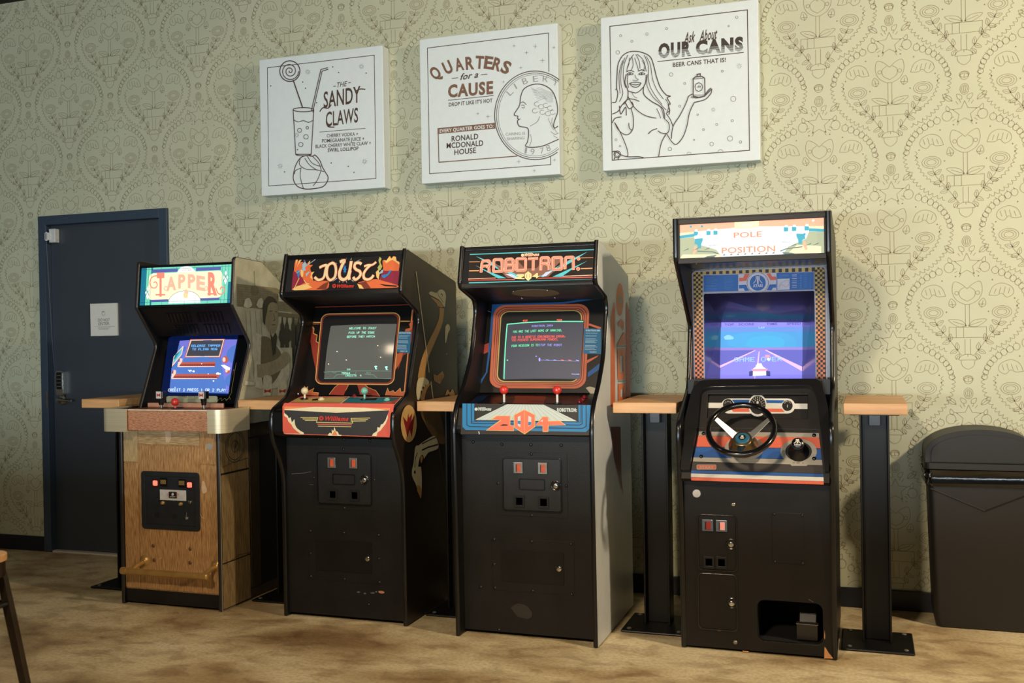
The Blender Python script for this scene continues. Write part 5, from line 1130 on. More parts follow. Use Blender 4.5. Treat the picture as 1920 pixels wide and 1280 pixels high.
A.poly([(850, 870), (940, 800), (938, 840), (850, 900)], rbl); A.poly([(860, 560), (935, 585), (930, 598), (850, 570)], ror); A.poly([(845, 792), (920, 760), (905, 775), (845, 812)], ror)
f = quadmap((258, 446), (862, 436), (836, 972), (226, 968)); ring = lambda e, r=.10: [f(*p) for p in rrect(e, e, 1-e, 1-e, r, 6)]
A.poly(ring(0, .12), ror); A.line(ring(.028, .11), .0026, nb, True); A.line(ring(.050, .10), .0028, nb, True); A.poly(ring(.058, .10), ror); A.line(ring(.068, .09), .0030, nb, True); A.poly(ring(.074, .085), rye); A.poly(ring(.084, .08), jblk)
A.poly([(826, 592), (936, 594), (934, 755), (822, 752)], ins); A.text('ROBOTRON:2084', (838, 610), (928, 611), 10, iw, .03)
for i in range(13):
    if i in (1, 3, 8): continue
    A.line([(838-i*.6, 622+i*8.6), (912-(i*17 % 28), 623+i*8.6)], .0016, iw)
A.text('1 PLAYER 50', (862, 745), (905, 745), 7, iw, .03)
A.poly(smooth([(838, 968), (865, 960), (905, 975), (898, 1010), (870, 1008)], 4), M('worn_silver_patch', (150, 140, 118), .35))
A.line([(185, 455), (210, 478), (240, 490)], .0022, prt('grey_scratch', (110, 116, 120)))
A.build('bezel_art', bz)
quad = [(245, 372), (1200, 335), (1185, 1235), (190, 1205)]
quad = [(245, 372), (1085, 350), (1075, 1215), (190, 1205)]
quad = [(245, 372), (1200, 335), (1062, 1215), (190, 1205)]
# tube in crop K5: (335,562) (822,545) (800,915) (312,915)
quad = [(335, 560), (826, 540), (802, 912), (312, 914)]
sb, lift = crt(bpl, K5, quad, 'screen', rob, M('lit_screen_slate', (96, 96, 92), .12, emit=.8, vary=.04, scale=3, spec=.7), bulge=.016, n=18, d=.0014); scr = sb.build('screen', rob, smooth_=True)
A = Art(bpl, RS, d=.0026, step=.0002); A.sub = .02; rg = M('lit_green', (104, 232, 170), .3, emit=1.5); rr_ = M('lit_red', (240, 92, 76), .3, emit=1.5); rv = M('lit_violet', (150, 150, 230), .3, emit=1.3)
A.k = K5; A.line([(322, 912), (342, 567), (460, 558), (600, 552), (822, 550)], .0045, rg)
A.text('425', (440, 552), (472, 550), 11, rr_, .03); A.text('7050', (656, 548), (690, 547), 11, rr_, .03)
A.pix('ROBOTRON 2084', (500, 588), (634, 584), 12, rv, italic=.15)
for t_, a, c, m in (('YOU ARE THE LAST HOPE OF MANKIND.', (380, 624), (694, 616), rg), ('DUE TO A GENETIC ENGINEERING ERROR,', (374, 660), (715, 655), rr_), ('YOU POSSESS SUPERHUMAN POWERS.', (373, 678), (672, 674), rr_), ('YOUR MISSION IS TO', (371, 715), (544, 711), rg), ('STOP THE ROBOT', (548, 711), (692, 710), rv)): A.pix(t_, a, c, 14, m, italic=.12)
A.poly(arc(552, 795, 6, 12, n=10), rv); A.poly(arc(531, 775, 4, n=8), rv); A.poly(arc(347, 797, 4, n=8), rg); A.line([(560, 799), (800, 803)], .0012, rv)
for x in (602, 648, 695, 741, 788): A.line([(x-8, 797), (x+10, 800)], .0030, rr_ if x % 2 else rv)
A.text('WILLIAMS', (750, 887), (800, 887), 6, rv, .02); A.warp(lift); A.build('screen_picture', scr)
P = fillet([(4.605, 1.098), (4.332, 1.056), (4.294, .955), (4.305, .925), (4.355, .925), (4.40, 1.0), (4.605, 1.05)], [0, .015, .02, .01, 0, 0, 0], 5)
b = B(); b.prism(XP(xa), P, 0, xb-xa, bzm); cp = b.build('control_panel', rob)
FF = SP(0, (4.294, .955), (4.332, 1.056)); TT = Plane((0, 4.332, 1.0562), (1, 0, 0), (0, .273, .042))
A = Art(FF.off(.0003), RCP, d=.0005); cbl = prt('robo_panel_blue', (34, 118, 170)); cwh = prt('robo_panel_white', (186, 196, 192)); cor = prt('robo_panel_orange', (224, 110, 84)); cye = prt('robo_panel_yellow', (206, 178, 108)); cbk = prt('robo_panel_black', (40, 38, 38))
A.poly([(95, 575), (118, 180), (1790, 200), (1775, 590)], cbk)
A.poly([(118, 180), (270, 182), (268, 400), (600, 395), (1400, 408), (1602, 410), (1605, 200), (1762, 202), (1760, 495), (1705, 545), (160, 520), (118, 480)], cbl)
A.poly([(275, 392), (690, 190), (1160, 195), (1590, 408), (1300, 406), (600, 396)], cwh)
for i in range(15): t_ = i/14; A.line([(700+t_*450, 195), (330+t_*1180, 398)], .0012, inkg_m)
for o in (0, 34, 68, 100):
    P = [(118+o*1.7+(0), 180), (118+o*1.7, 480-o*.72), (160+o*1.6, 520-o*1.22 if o else 522), (1705-o*1.3, 545-o*1.28), (1762-o*1.55, 500-o*.8), (1764-o*1.6, 205)]
    if o: A.line(P, .0030, cbk)
A.line([(235, 184), (232, 412), (1640, 420), (1640, 205)], .0016, cbk)
A.poly([(420, 528), (610, 392), (470, 390), (560, 338), (738, 338), (735, 460), (778, 465), (782, 536)], cye); A.poly([(435, 524), (625, 396), (510, 384), (565, 344), (730, 345), (728, 464), (772, 470), (775, 530)], cor)
A.poly([(600, 470), (640, 448), (700, 452), (700, 468)], cbk)
A.poly([(780, 330), (915, 258), (1055, 328), (1058, 480), (920, 580), (782, 490)], cye); A.poly([(788, 335), (915, 266), (1048, 333), (1050, 476), (920, 570), (790, 486)], cor)
A.poly([(832, 355), (868, 338), (866, 490), (832, 465)], cwh); A.poly([(968, 340), (1005, 360), (1005, 455), (966, 478)], cwh); A.poly([(832, 405), (867, 405), (867, 452), (832, 442)], cbl); A.poly([(967, 420), (1004, 420), (1004, 455), (967, 468)], cbl); A.line([(917, 264), (920, 574)], .0016, cye)
A.poly([(1060, 465), (1150, 350), (1225, 350), (1225, 408), (1370, 402), (1455, 462), (1230, 468), (1225, 548), (1152, 548), (1150, 470)], cye); A.poly([(1068, 460), (1155, 356), (1218, 357), (1220, 414), (1365, 409), (1440, 460), (1222, 462), (1218, 541), (1158, 541), (1155, 462)], cor)
A.poly([(1120, 415), (1155, 385), (1155, 415)], cwh)
A.poly(arc(298, 256, 21, n=16), cwh); A.text('Williams', (325, 274), (495, 274), 40, cwh, .05, .35); A.text('ROBOTRON:', (1338, 286), (1592, 290), 42, cwh, .06)
A.poly([(325, 545), (338, 540), (345, 575), (335, 582)], cwh)
A.build('front_artwork', cp)
A = Art(TT.off(.0002), RCP, d=.0002); A.poly([(800, 80), (1190, 90), (1160, 185), (720, 180)], prt('robo_top_rust', (110, 44, 26))); A.poly([(520, 140), (800, 110), (760, 180), (560, 175)], prt('robo_top_dark_rust', (64, 32, 22))); A.poly([(1180, 110), (1500, 130), (1560, 190), (1190, 180)], prt('robo_top_dark_rust', (0, 0, 0)))
for i in range(4): A.line([(230+i*30, 170), (330+i*34, 80)], .0022, rbl)
A.build('top_artwork', cp)
for kx, ky in ((654, 178), (1337, 182)):
    u, v = TT.px(850+kx/6.857, 730+ky/6.857); y = 4.332+v*.99; joystick(rob, (u, y, 1.0562+(y-4.332)*.154), M('red_ball', (0, 0, 0)), M('white_shaft', (196, 194, 186), .3), h=.045, r=.0205)
for kx, ky in ((1625, 165), (1668, 140), (1685, 108)):
    u, v = TT.px(850+kx/6.857, 730+ky/6.857); button(rob, TT.off(.001), u, v, M('red_button', (150, 24, 34), .25, emit=.25), .011, 'start_button')
# pale side with stripes and tall letters
A = Art(XP(X1), RSD, d=.0006); so, sr, sgy, smn = [M(n, c, .42) for n, c in (('side_orange', (206, 108, 58)), ('side_red', (168, 68, 60)), ('side_grey_blue', (104, 128, 138)), ('side_shaded_maroon', (96, 40, 40)))]
A.poly(arc(222, 262, 29, 132, n=36), so); A.poly(arc(223, 262, 17, 60, n=24), M('side_dull_orange', (186, 120, 70), .45)); A.poly(arc(224, 265, 10, 30, n=20), sgy)
for x0_, x1_ in ((148, 184), (270, 306)):
    s = 1 if x0_ < 200 else -1; inner = x1_ if s > 0 else x0_; outer = x0_ if s > 0 else x1_
    A.poly([(outer, 400), (inner-s*8, 280), (inner, 300), (inner, 1060), (inner, 1120), (outer, 1120), (outer, 1060)], so if s > 0 else sr)
    for i in range(4): A.line([(outer+s*(6+i*7), 400-i*24), (outer+s*(6+i*7), 1120)], .0035, sr if i % 2 == 0 else M('side_violet', (150, 96, 110), .45))
A.poly([(205, 450), (232, 418), (252, 440), (252, 500), (240, 510), (235, 470), (210, 480)], so); A.poly([(195, 628), (250, 520), (262, 540), (262, 622)], so); A.poly([(205, 490), (235, 480), (240, 560), (205, 600)], sgy) if False else None
A.line([(195, 634), (265, 634)], .006, sgy)
A.poly([(198, 655), (262, 650), (264, 900), (202, 905)], so, holes=[[(218, 715), (245, 712), (245, 840), (220, 843)]]); A.line([(205, 915), (262, 912)], .006, sgy)
A.poly([(205, 935), (264, 930), (264, 1060), (205, 1080)], so, holes=[[(225, 980), (245, 975), (245, 1030), (225, 1045)]])
A.k = K6; A.poly([(905, 0), (960, 0), (965, 280), (975, 380), (925, 180)], smn); A.build('side_artwork', rob)  # red print below the ledge, its shade painted in as maroon
# ================================================================== driving cabinet with steering wheel (rightmost, tallest)
K7, K8, K9, PML, PMR, PB, PCD = (1240, 380, 3.5556), (1250, 700, 5.334), (1250, 900, 3.5543), (1260, 390, 11.6375), (1400, 390, 10.667), (1310, 500, 8.348), (1280, 950, 7.11)
X0, X1 = -.776, -.128; xa, xb = X0+PT, X1-PT
pol = thing('driving_cabinet', 'tall black driving arcade cabinet with black steering wheel, chequered screen border and lit racing sign', 'arcade machine', ((X0+X1)/2, 4.75, 0))
prof = [(4.420, .004), (4.400, .620), (4.352, .920), (4.362, .985), (4.650, 1.125), (4.722, 1.405), (4.364, 1.688), (4.360, 1.866), (4.52, 1.880), (5.10, 1.800), (5.10, .004)]
side_panels(pol, X0, X1, prof, [0, .05, .04, .03, .05, .04, .015, .01, .02, .02, 0], black_m, black_m, 8)
body(pol, X0, X1, 5.095, 1.80, 4.95)
bk2 = M('brown_black_panel', (18, 15, 13), .45, vary=.18, scale=10, bump=.15, bscale=300, spec=.3)
b = B(); b.prism(Plane((xa, 4.375, 1.862), (1, 0, 0), (0, .72, -.065)), [(0, 0), (xb-xa, 0), (xb-xa, .715), (0, .715)], -.004, .006, bk2); b.build('top_board', pol)
# marquee
mpl, pane = marquee_box(pol, xa, xb, (4.374, 1.672), (4.382, 1.860), .001)
H = .188
for v0, v1 in ((-.002, .022), (H-.020, H+.002)): b = B(); b.prism(mpl, [(xa, v0), (xb, v0), (xb, v1), (xa, v1)], .0008, .010, bk2); b.build('marquee_retainer', pol, bevel=.002)
for x in (xa, xb-.008): b = B(); b.prism(mpl, [(x, .022), (x+.008, .022), (x+.008, H-.02), (x, H-.02)], .0008, .008, bk2); b.build('marquee_retainer', pol)
psal, pwh, pcr, ptq, pgr, por, psd = lit('race_salmon', (250, 180, 146), .95), lit('race_white', (220, 228, 232), 1.1), lit('race_cream', (252, 222, 180), 1.05), lit('race_turquoise', (50, 168, 190), .9), lit('race_sage', (176, 184, 150), .9), lit('race_orange', (244, 146, 104), .95), lit('race_slate', (96, 128, 124), .7)
A = Art(mpl.off(.001), None, d=.0003); u0, u1, vb, vt = xa+.008, xb-.008, .022, H-.020; Wd = u1-u0; f = lambda a, c: (u0+a*Wd, vb+c*(vt-vb))
A.poly([f(0, 0), f(1, 0), f(1, 1), f(0, 1)], pwh); A.poly([f(0, .76), f(.4, .84), f(.4, 1), f(0, 1)], psal); A.poly([f(.56, .84), f(1, .76), f(1, 1), f(.56, 1)], psal); A.poly([f(.39, .80), f(.56, .80), f(.56, 1), f(.39, 1)], pcr)
A.poly([f(0, .0), f(.30, 0), f(.26, .22), f(.12, .42), f(.10, .62), f(0, .60)], pgr); A.poly([f(.72, 0), f(1, 0), f(1, .60), f(.90, .62), (f(.88, .42)), f(.76, .22)], pgr); A.poly([f(0, .02), f(.3, 0), f(.28, .08), f(.02, .12)], pcr); A.poly([f(.76, .04), f(.98, 0), f(.98, .2), f(.82, .26)], pcr)
A.poly([f(0, .60), f(.10, .63), f(.12, .72), f(.10, .72), f(0, .68)], ptq); A.poly([f(.90, .63), f(1, .6), f(1, .68), f(.9, .72)], ptq); A.poly([f(0, .68), f(.1, .72), f(.1, .78), f(0, .76)], pcr); A.poly([f(.9, .72), f(1, .68), f(1, .76), f(.9, .78)], pcr)
for a in (.115, .205, .255, .745, .80, .885): A.poly([f(a-.014, .66), f(a+.014, .66), f(a+.016, .76), f(a, .80), f(a-.014, .78)], ptq); A.poly([f(a-.010, .78), f(a+.014, .77), f(a+.012, .84), f(a-.006, .84)], pwh)
for a, s in ((.135, 1), (.845, -1)):
    A.poly([f(a-.03*s, .40), f(a-.026*s, .56), f(a+.028*s, .60), f(a+.03*s, .52), f(a+.018*s, .40), f(a+.016*s, .28), f(a-.006*s, .28), f(a-.008*s, .38), f(a-.022*s, .42)], ptq); A.poly(smooth([f(a-.026*s, .56), f(a-.01*s, .68), f(a+.022*s, .68), f(a+.03*s, .58)], 4), pwh)
    A.poly([f(a-.045*s, .12), f(a-.03*s, .34), f(a-.016*s, .36), f(a-.014*s, .24), f(a-.03*s, .10)], psal); A.line([f(a-.01*s, .20), f(a+.10*s, .16), f(a+.14*s, .10)], .004, psd); A.poly([f(a+.06*s, .04), f(a+.13*s, .07), f(a+.11*s, 0), f(a+.04*s, 0)], psd); A.line([f(a+.07*s, .34), f(a+.13*s, .36)], .0012, psd)
for a in (.05, .12, .2, .8, .9, .95): A.poly([f(a-.03, .22), f(a+.015, .30), f(a+.01, .26)], psd)
for x, y in ((.08, .93), (.93, .93), (.16, .92), (.87, .55)): A.poly(arc(*f(x, y), .005, n=10), ptq if x < .9 else pwh)
A.text('POLE', f(.385, .54), f(.58, .54), .022, por, .01); A.text('POSITION', f(.30, .10), f(.67, .10), .024, por, .01); A.line([f(.26, .03), f(.72, .03)], .0016, pcr); A.text('ATARI', f(.44, .87), f(.52, .87), .008, pwh, .03)
for i in range(8): a = .30+i*.049; A.poly([f(a+.005, .04), f(a+.022, .04), f(a+.022, .09)], psd)
A.build('marquee_art', pane)
b = B(); b.prism(SP(0, (4.745, 1.668), (4.374, 1.676)), [(xa, 0), (xb, 0), (xb, .371), (xa, .371)], -.010, 0, M('satin_hood', (20, 18, 22), .3)); b.build('speaker_panel', pol)
bolt(pol, SP(0, (4.745, 1.668), (4.374, 1.676)), xa+.07, .33, .005, chrome_m, 'screw')
# bezel with real window and shroud
bpl = YP(4.735); Q7 = lambda pts: [bpl.px(K7[0]+x/K7[2], K7[1]+y/K7[2]) for x, y in pts]
win = Q7([(286, 600), (1020, 594), (1026, 1188), (290, 1192)]); wx0 = (win[0][0]+win[3][0])/2; wx1 = (win[1][0]+win[2][0])/2; wz0 = (win[2][1]+win[3][1])/2; wz1 = (win[0][1]+win[1][1])/2
b = B(); b.prism(bpl, [(xa, 1.10), (xb, 1.10), (xb, 1.672), (xa, 1.672)], -.008, 0, M('dark_bezel', (22, 20, 22), .25), holes=[list(reversed(rrect(wx0, wz0, wx1, wz1, .006)))]); bz = b.build('monitor_bezel', pol)
scp = YP(4.93); SQ = [scp.px(K7[0]+x/K7[2], K7[1]+y/K7[2]) for x, y in [(400, 797), (940, 797), (936, 1192), (390, 1188)]]
hood = M('monitor_hood_satin', (30, 28, 50), .2, spec=1.0, coat=.6)
b = B(); W4 = [bpl.w(wx0, wz1, -.008), bpl.w(wx1, wz1, -.008), bpl.w(wx1, wz0, -.008), bpl.w(wx0, wz0, -.008)]; S4 = [scp.w(*q_) for q_ in SQ]
S4[2].z -= .03; S4[3].z -= .03
b.add(W4+S4, [(0, 1, 5, 4), (1, 2, 6, 5), (2, 3, 7, 6), (3, 0, 4, 7)], hood); b.build('monitor_shroud', pol)
sv = lit('race_screen_violet', (124, 120, 222), 1.3)
b = B(); x0s, x1s = min(q_[0] for q_ in SQ)-.002, max(q_[0] for q_ in SQ)+.002; z1s = max(q_[1] for q_ in SQ); z0s = min(q_[1] for q_ in SQ)-.03
n = 12; vs = []
for i in range(n+1):
    for j in range(n+1):
        a, c = j/n, i/n; vs.append((x0s+(x1s-x0s)*a, 4.935-.010*(1-((2*a-1)**2+(2*c-1)**2)/2), z0s+(z1s-z0s)*c))
b.add(vs, [(i*(n+1)+j, i*(n+1)+j+1, (i+1)*(n+1)+j+1, (i+1)*(n+1)+j) for i in range(n) for j in range(n)], sv); scr = b.build('screen', pol, smooth_=True)
A = Art(YP(4.9255), K7, d=.0004, step=.0002)
A.poly([(394, 860), (945, 855), (942, 965), (392, 968)], lit('race_sky', (64, 150, 214), 1.1)); A.poly([(394, 830), (945, 826), (945, 858), (394, 862)], lit('race_sky_high', (96, 140, 220), 1.05)); A.poly(smooth([(440, 945), (480, 880), (700, 858), (860, 880), (900, 940), (850, 964), (500, 966)], 4), lit('race_sky_mid', (62, 158, 215), 1.1)); A.poly(smooth([(560, 950), (600, 900), (700, 885), (800, 900), (820, 945), (780, 964), (600, 964)], 4), lit('race_sky_cyan', (58, 166, 216), 1.12)); A.poly(smooth([(415, 895), (445, 880), (480, 895), (475, 910), (425, 912)], 3), lit('race_cloud', (130, 196, 222), 1.1))
A.poly([(392, 966), (944, 962), (944, 982), (392, 986)], lit('race_hills', (150, 130, 216), 1.0)); A.poly([(392, 984), (620, 982), (392, 1085)], lit('race_field', (96, 96, 196), 1.0)); A.poly([(700, 980), (944, 980), (938, 1100)], lit('race_field', (0, 0, 0)))
pk = lit('race_line', (220, 176, 232), 1.25); A.poly([(620, 984), (632, 984), (392, 1100), (392, 1084)], pk); A.poly([(690, 982), (704, 982), (938, 1092), (938, 1122)], pk); A.poly([(650, 990), (656, 990), (648, 1075), (638, 1072)], pk); A.line([(632, 1080), (622, 1180)], .003, pk)
A.pix('GAME OVER', (486, 1060), (806, 1056), 30, lit('race_text', (150, 196, 236), 1.2)); A.text('TOP   SCORE        TIME      SPEED', (420, 818), (930, 812), 14, lit('race_faint_text', (92, 86, 170), .9), .02); A.text('LAP', (650, 838), (690, 838), 12, lit('race_text', (0, 0, 0)), .02)
cb, cp2 = lit('race_car_blue', (50, 54, 140), .8), lit('race_car_pink', (232, 150, 176), 1.1)
A.poly([(585, 1125), (612, 1118), (614, 1150), (586, 1155)], cb); A.poly([(698, 1118), (726, 1124), (726, 1155), (698, 1152)], cb); A.poly([(612, 1105), (630, 1092), (640, 1070), (668, 1070), (678, 1092), (698, 1104), (700, 1150), (610, 1155)], lit('race_white', (0, 0, 0))); A.poly([(600, 1108), (712, 1106), (700, 1122), (610, 1124)], cp2); A.poly(arc(708, 1022, 18, 10, n=10), cp2); A.poly(arc(716, 1042, 10, n=8), lit('race_white', (0, 0, 0)))
A.warp(lambda v: v); A.build('screen_picture', scr)
# bezel print
A = Art(bpl, K7, d=.0003, step=.00012); pale_v = prt('bezel_silver', (164, 158, 176)); ckb = prt('check_black', (22, 14, 14)); bb = prt('bezel_blue', (22, 92, 170)); bwh = prt('bezel_white', (190, 186, 206)); bor = prt('bezel_salmon', (206, 96, 72))
cks = [prt('check_yellow', (190, 156, 84)), prt('check_amber', (200, 144, 84)), prt('check_orange', (206, 128, 80)), prt('check_salmon', (208, 116, 78))]
outq = quadmap((203, 455), (1100, 420), (1108, 1232), (218, 1216)); ring = lambda e, r=.03: [outq(*p) for p in rrect(e, e, 1-e, 1-e, r, 5)]
A.poly(ring(0, .035), pale_v); A.poly(ring(.010, .03), ckb)
def strip(tl, tr, br, bl, nc, nr, grad=True):
    g_ = quadmap(tl, tr, br, bl)
    for i in range(nr):
        for j in range(nc):
            if (i+j) % 2 == 0: A.poly([g_(j/nc, i/nr), g_((j+1)/nc, i/nr), g_((j+1)/nc, (i+1)/nr), g_(j/nc, (i+1)/nr)], cks[min(3, int(i/nr*4))] if grad else cks[0]); A.d -= .00012
    A.nx()
strip((214, 462), (276, 460), (286, 1196), (226, 1204), 4, 48); strip((1024, 430), (1088, 428), (1094, 1222), (1030, 1222), 4, 50); strip((276, 456), (1024, 430), (1024, 458), (276, 484), 34, 1, False)
A.poly([(276, 478), (1022, 458), (1022, 596), (276, 608)], pale_v); A.poly([(282, 484), (512, 478), (512, 588), (282, 594)], bb); A.poly([(515, 478), (768, 468), (768, 584), (515, 590)], bwh); A.poly([(768, 468), (1016, 462), (1016, 582), (768, 584)], bb)
A.poly([(518, 500), (545, 500), (556, 474), (590, 474), (575, 520), (518, 524)], bor); A.poly([(700, 472), (726, 470), (740, 492), (766, 492), (766, 514), (728, 516)], bor); A.poly([(518, 548), (565, 546), (590, 585), (558, 588), (548, 570), (518, 572)], bb); A.poly([(700, 582), (722, 545), (766, 543), (766, 566), (745, 566), (734, 584)], bb)
A.poly(arc(643, 534, 76, 74, n=36), bwh); A.line(arc(643, 534, 71, 69, n=36), .0016, ckb, True); A.poly(arc(643, 534, 53, 52, n=32), bb)
A.poly([(638, 488), (649, 488), (649, 540), (638, 540)], bwh); A.line(smooth([(633, 488), (631, 515), (614, 538)], 5), .0034, bwh); A.line(smooth([(654, 488), (656, 515), (673, 536)], 5), .0034, bwh); A.text('ATARI', (611, 562), (676, 560), 17, bwh, .05)
bft = prt('bezel_faint_text', (92, 136, 190))
for i in range(9): A.line([(300, 500+i*10), (300+(70 if i % 3 else 50), 499+i*10)], .0009, bft); A.line([(420, 494+i*10), (420+62-(i*11 % 16), 493+i*10)], .0009, bft)
A.poly([(774, 508), (856, 505), (856, 578), (774, 582)], bwh); A.line(smooth([(782, 560), (800, 535), (845, 515), (850, 545), (830, 560), (800, 545), (785, 572)], 4), .0010, inkl_m)
for i in range(8): A.line([(872, 482+i*12), (904, 481+i*12)], .0026 if i % 2 == 0 else .0012, bwh); A.line([(925, 485+i*11), (936, 485+i*11)], .0022, bft); A.line([(952, 476+i*12), (970, 475+i*12)], .0009, bft); A.line([(990, 478+i*12), (1000, 477+i*12)], .0009, bft)
for i in range(3): A.line([(784, 480+i*8), (850, 477+i*8)], .0010, bft)
# window cut again in the print: keep the printed layers off the window
V = []; Fc = []; Mi = []
wxa, wxb, wza, wzb = wx0-.001, wx1+.001, wz0-.001, wz1+.001
def clip(poly_, ax, val, keep_less):
    out = []
    for i in range(len(poly_)):
        p, q_ = poly_[i-1], poly_[i]; ip = (p[ax] < val) == keep_less; iq = (q_[ax] < val) == keep_less
        if ip != iq: t_ = (val-p[ax])/(q_[ax]-p[ax]); out.append(p.lerp(q_, t_))
        if iq: out.append(q_)
    return out
for fc, mi_ in zip(A.f, A.m):
    P = [A.v[i] for i in fc]; rest = P; pieces = []
    for ax, val, kl in ((0, wxa, True), (0, wxb, False), (2, wza, True), (2, wzb, False)):
        o_ = clip(rest, ax, val, kl); rest = clip(rest, ax, val, not kl)
        if len(o_) > 2: pieces.append(o_)
        if len(rest) < 3: break
    for pc in pieces: n0 = len(V); V += pc; Fc.append(tuple(range(n0, n0+len(pc)))); Mi.append(mi_)
A.v, A.f, A.m = V, Fc, Mi; A.build('bezel_art', bz)
b = B(); rim(bpl, rrect(wx0-.006, wz0-.006, wx1+.006, wz1+.006, .010), .004, .0003, .003, pale_v, 'window_trim', bz)
# ---- console: wheel fascia and gauge fascia
wa_, wb_ = (4.360, .748), (4.468, .957); hb_ = (4.580, 1.168)
WPn = SP(0, wa_, wb_); HPn = SP(0, wb_, hb_); Lw = math.hypot(.108, .209); Lh = math.hypot(.112, .211)
b = B(); b.prism(XP(xa), [(4.376, .735), wa_, wb_, (4.56, .957), (4.56, .735)], 0, xb-xa, bk2); con = b.build('control_panel', pol)
g8 = lambda pl, pts: [pl.px(K8[0]+x/K8[2], K8[1]+y/K8[2]) for x, y in pts]
gw = g8(HPn, [(415, 205), (1410, 205), (1415, 455), (415, 455)]); gx0, gx1, gv0, gv1 = gw[0][0], gw[1][0], gw[2][1], gw[0][1]
b = B(); b.prism(HPn, [(xa+.004, 0), (xb-.004, 0), (xb-.03, Lh), (xa+.03, Lh)], -.012, 0, bk2, holes=[list(reversed([(gx0, gv0), (gx1, gv0), (gx1, gv1), (gx0, gv1)]))]); dash = b.build('dashboard', pol, bevel=.002)
b = B(); b.prism(HPn.off(-.018), [(gx0-.01, gv0-.01), (gx1+.01, gv0-.01), (gx1+.01, gv1+.01), (gx0-.01, gv1+.01)], -.004, 0, bk2); gp = b.build('gauge_panel', dash)
GP = HPn.off(-.0178); A = Art(GP, K8, d=.0002); dwh, dbl, dor, dk = prt('dash_white', (196, 192, 180)), prt('dash_blue', (20, 76, 140)), prt('dash_orange', (200, 90, 64)), prt('dash_black', (18, 14, 14))
A.poly([(418, 292), (1412, 302), (1412, 356), (418, 344)], dwh); A.poly(rrect(545, 400, 1285, 250, 74), dwh)
A.poly([(650, 262), (830, 262), (830, 296), (680, 296)], dbl); A.poly([(985, 265), (1180, 268), (1150, 298), (985, 296)], dbl); A.poly([(640, 348), (830, 350), (830, 384), (665, 384)], dor); A.poly([(985, 352), (1150, 352), (1180, 386), (985, 386)], dor)
A.poly(arc(910, 320, 92, 112, n=36), dwh); A.poly(arc(910, 318, 80, 92, n=36), dk); A.poly(arc(615, 310, 52, 54, n=28), dk); A.poly(arc(1208, 322, 52, 54, n=28), dk)
for i in range(13): an = math.radians(200-220*i/12); A.line([(910+58*math.cos(an), 318-68*math.sin(an)), (910+72*math.cos(an), 318-84*math.sin(an))], .0016, dwh)
for i in range(9): A.text(str(i), (904+46*math.cos(math.radians(200-27*i)), 326-54*math.sin(math.radians(200-27*i))), (914+46*math.cos(math.radians(200-27*i)), 326-54*math.sin(math.radians(200-27*i))), 14, dwh, .02)
A.line([(910, 320), (880, 360)], .002, dwh); A.poly([(898, 290), (910, 275), (922, 290), (918, 305), (902, 305)], dwh)
for cx in (615, 1208):
    for i in range(6): an = math.radians(150-24*i); A.line([(cx+30*math.cos(an), 318-30*math.sin(an)), (cx+42*math.cos(an), 318-42*math.sin(an))], .0018, dwh)
    A.line([(cx, 345), (cx+2, 318)], .002, dwh)
A.build('gauge_print', gp)
out = [(118, 985), (100, 545), (150, 520), (262, 190), (340, 98), (1490, 84), (1552, 120), (1625, 400), (1655, 560), (1690, 572), (1700, 1000)]
inn = [(1585, 1000), (1545, 600), (1500, 250), (1440, 150), (420, 165), (345, 200), (318, 540), (235, 985)]
OP = SP(0, wa_, hb_)
b = B(); P = g8(OP, out)+g8(OP, inn); P = [(max(xa+.001, min(xb-.001, u)), v) for u, v in P]
b.prism(OP, fillet(P, [0, .02, .02, .03, .04, .04, .03, .03, .02, .02, 0, 0, .02, .03, .02, .02, .03, .02, 0], 4), -.020, .034, M('glossy_moulded_black', (16, 15, 16), .22, coat=.4)); b.build('dashboard_surround', pol, bevel=.006, bseg=3)
b = B(); b.prism(XP(xa), [(4.575, 1.10), (4.575, 1.165), (4.73, 1.135), (4.73, 1.10)], 0, xb-xa, bk2); b.build('dashboard_top', pol)
A = Art(WPn, K8, d=.0004, step=.00015)
sil = M('brushed_aluminium', (150, 144, 132), .4, metal=.35, vary=.08, stretch=(1, 60, 60), scale=5)
A.poly([(325, 580), (1522, 595), (1525, 640), (318, 622)], sil); A.poly([(316, 624), (1524, 640), (1540, 748), (298, 732)], dor); A.poly([(296, 736), (1540, 754), (1550, 860), (272, 836)], dbl); A.poly([(270, 838), (1552, 864), (1558, 918), (262, 880)], sil)
A.poly([(258, 884), (1558, 920), (1566, 1000), (248, 965)], prt('dash_charcoal', (50, 44, 42))); A.poly([(248, 968), (1566, 1004), (1568, 1036), (244, 998)], dbl); A.poly([(244, 1000), (1568, 1038), (1570, 1078), (244, 1036)], dwh); A.poly([(244, 1038), (1570, 1080), (1570, 1112), (246, 1070)], dor)
A.poly(arc(778, 745, 195, 125, n=40), sil); A.poly(arc(1320, 782, 182, 128, n=40), sil); A.poly([(1200, 860), (1250, 925), (1400, 925), (1440, 870)], sil)
A.poly(arc(1320, 780, 132, 98, n=36), dk); A.text('LO     SHIFT     HI', (1262, 900), (1370, 904), 12, dk, .02)
A.poly(rrect(300, 962, 497, 912, 14), sil); A.poly(rrect(306, 956, 491, 918, 10), dor); A.text('START', (330, 950), (470, 952), 20, sil, .04)
A.build('fascia_print', con)
for x, y in ((370, 600), (345, 830), (1475, 618), (1475, 850)): pbolt(con, WPn.off(.0012), K8, x, y, .0085, trim_m)
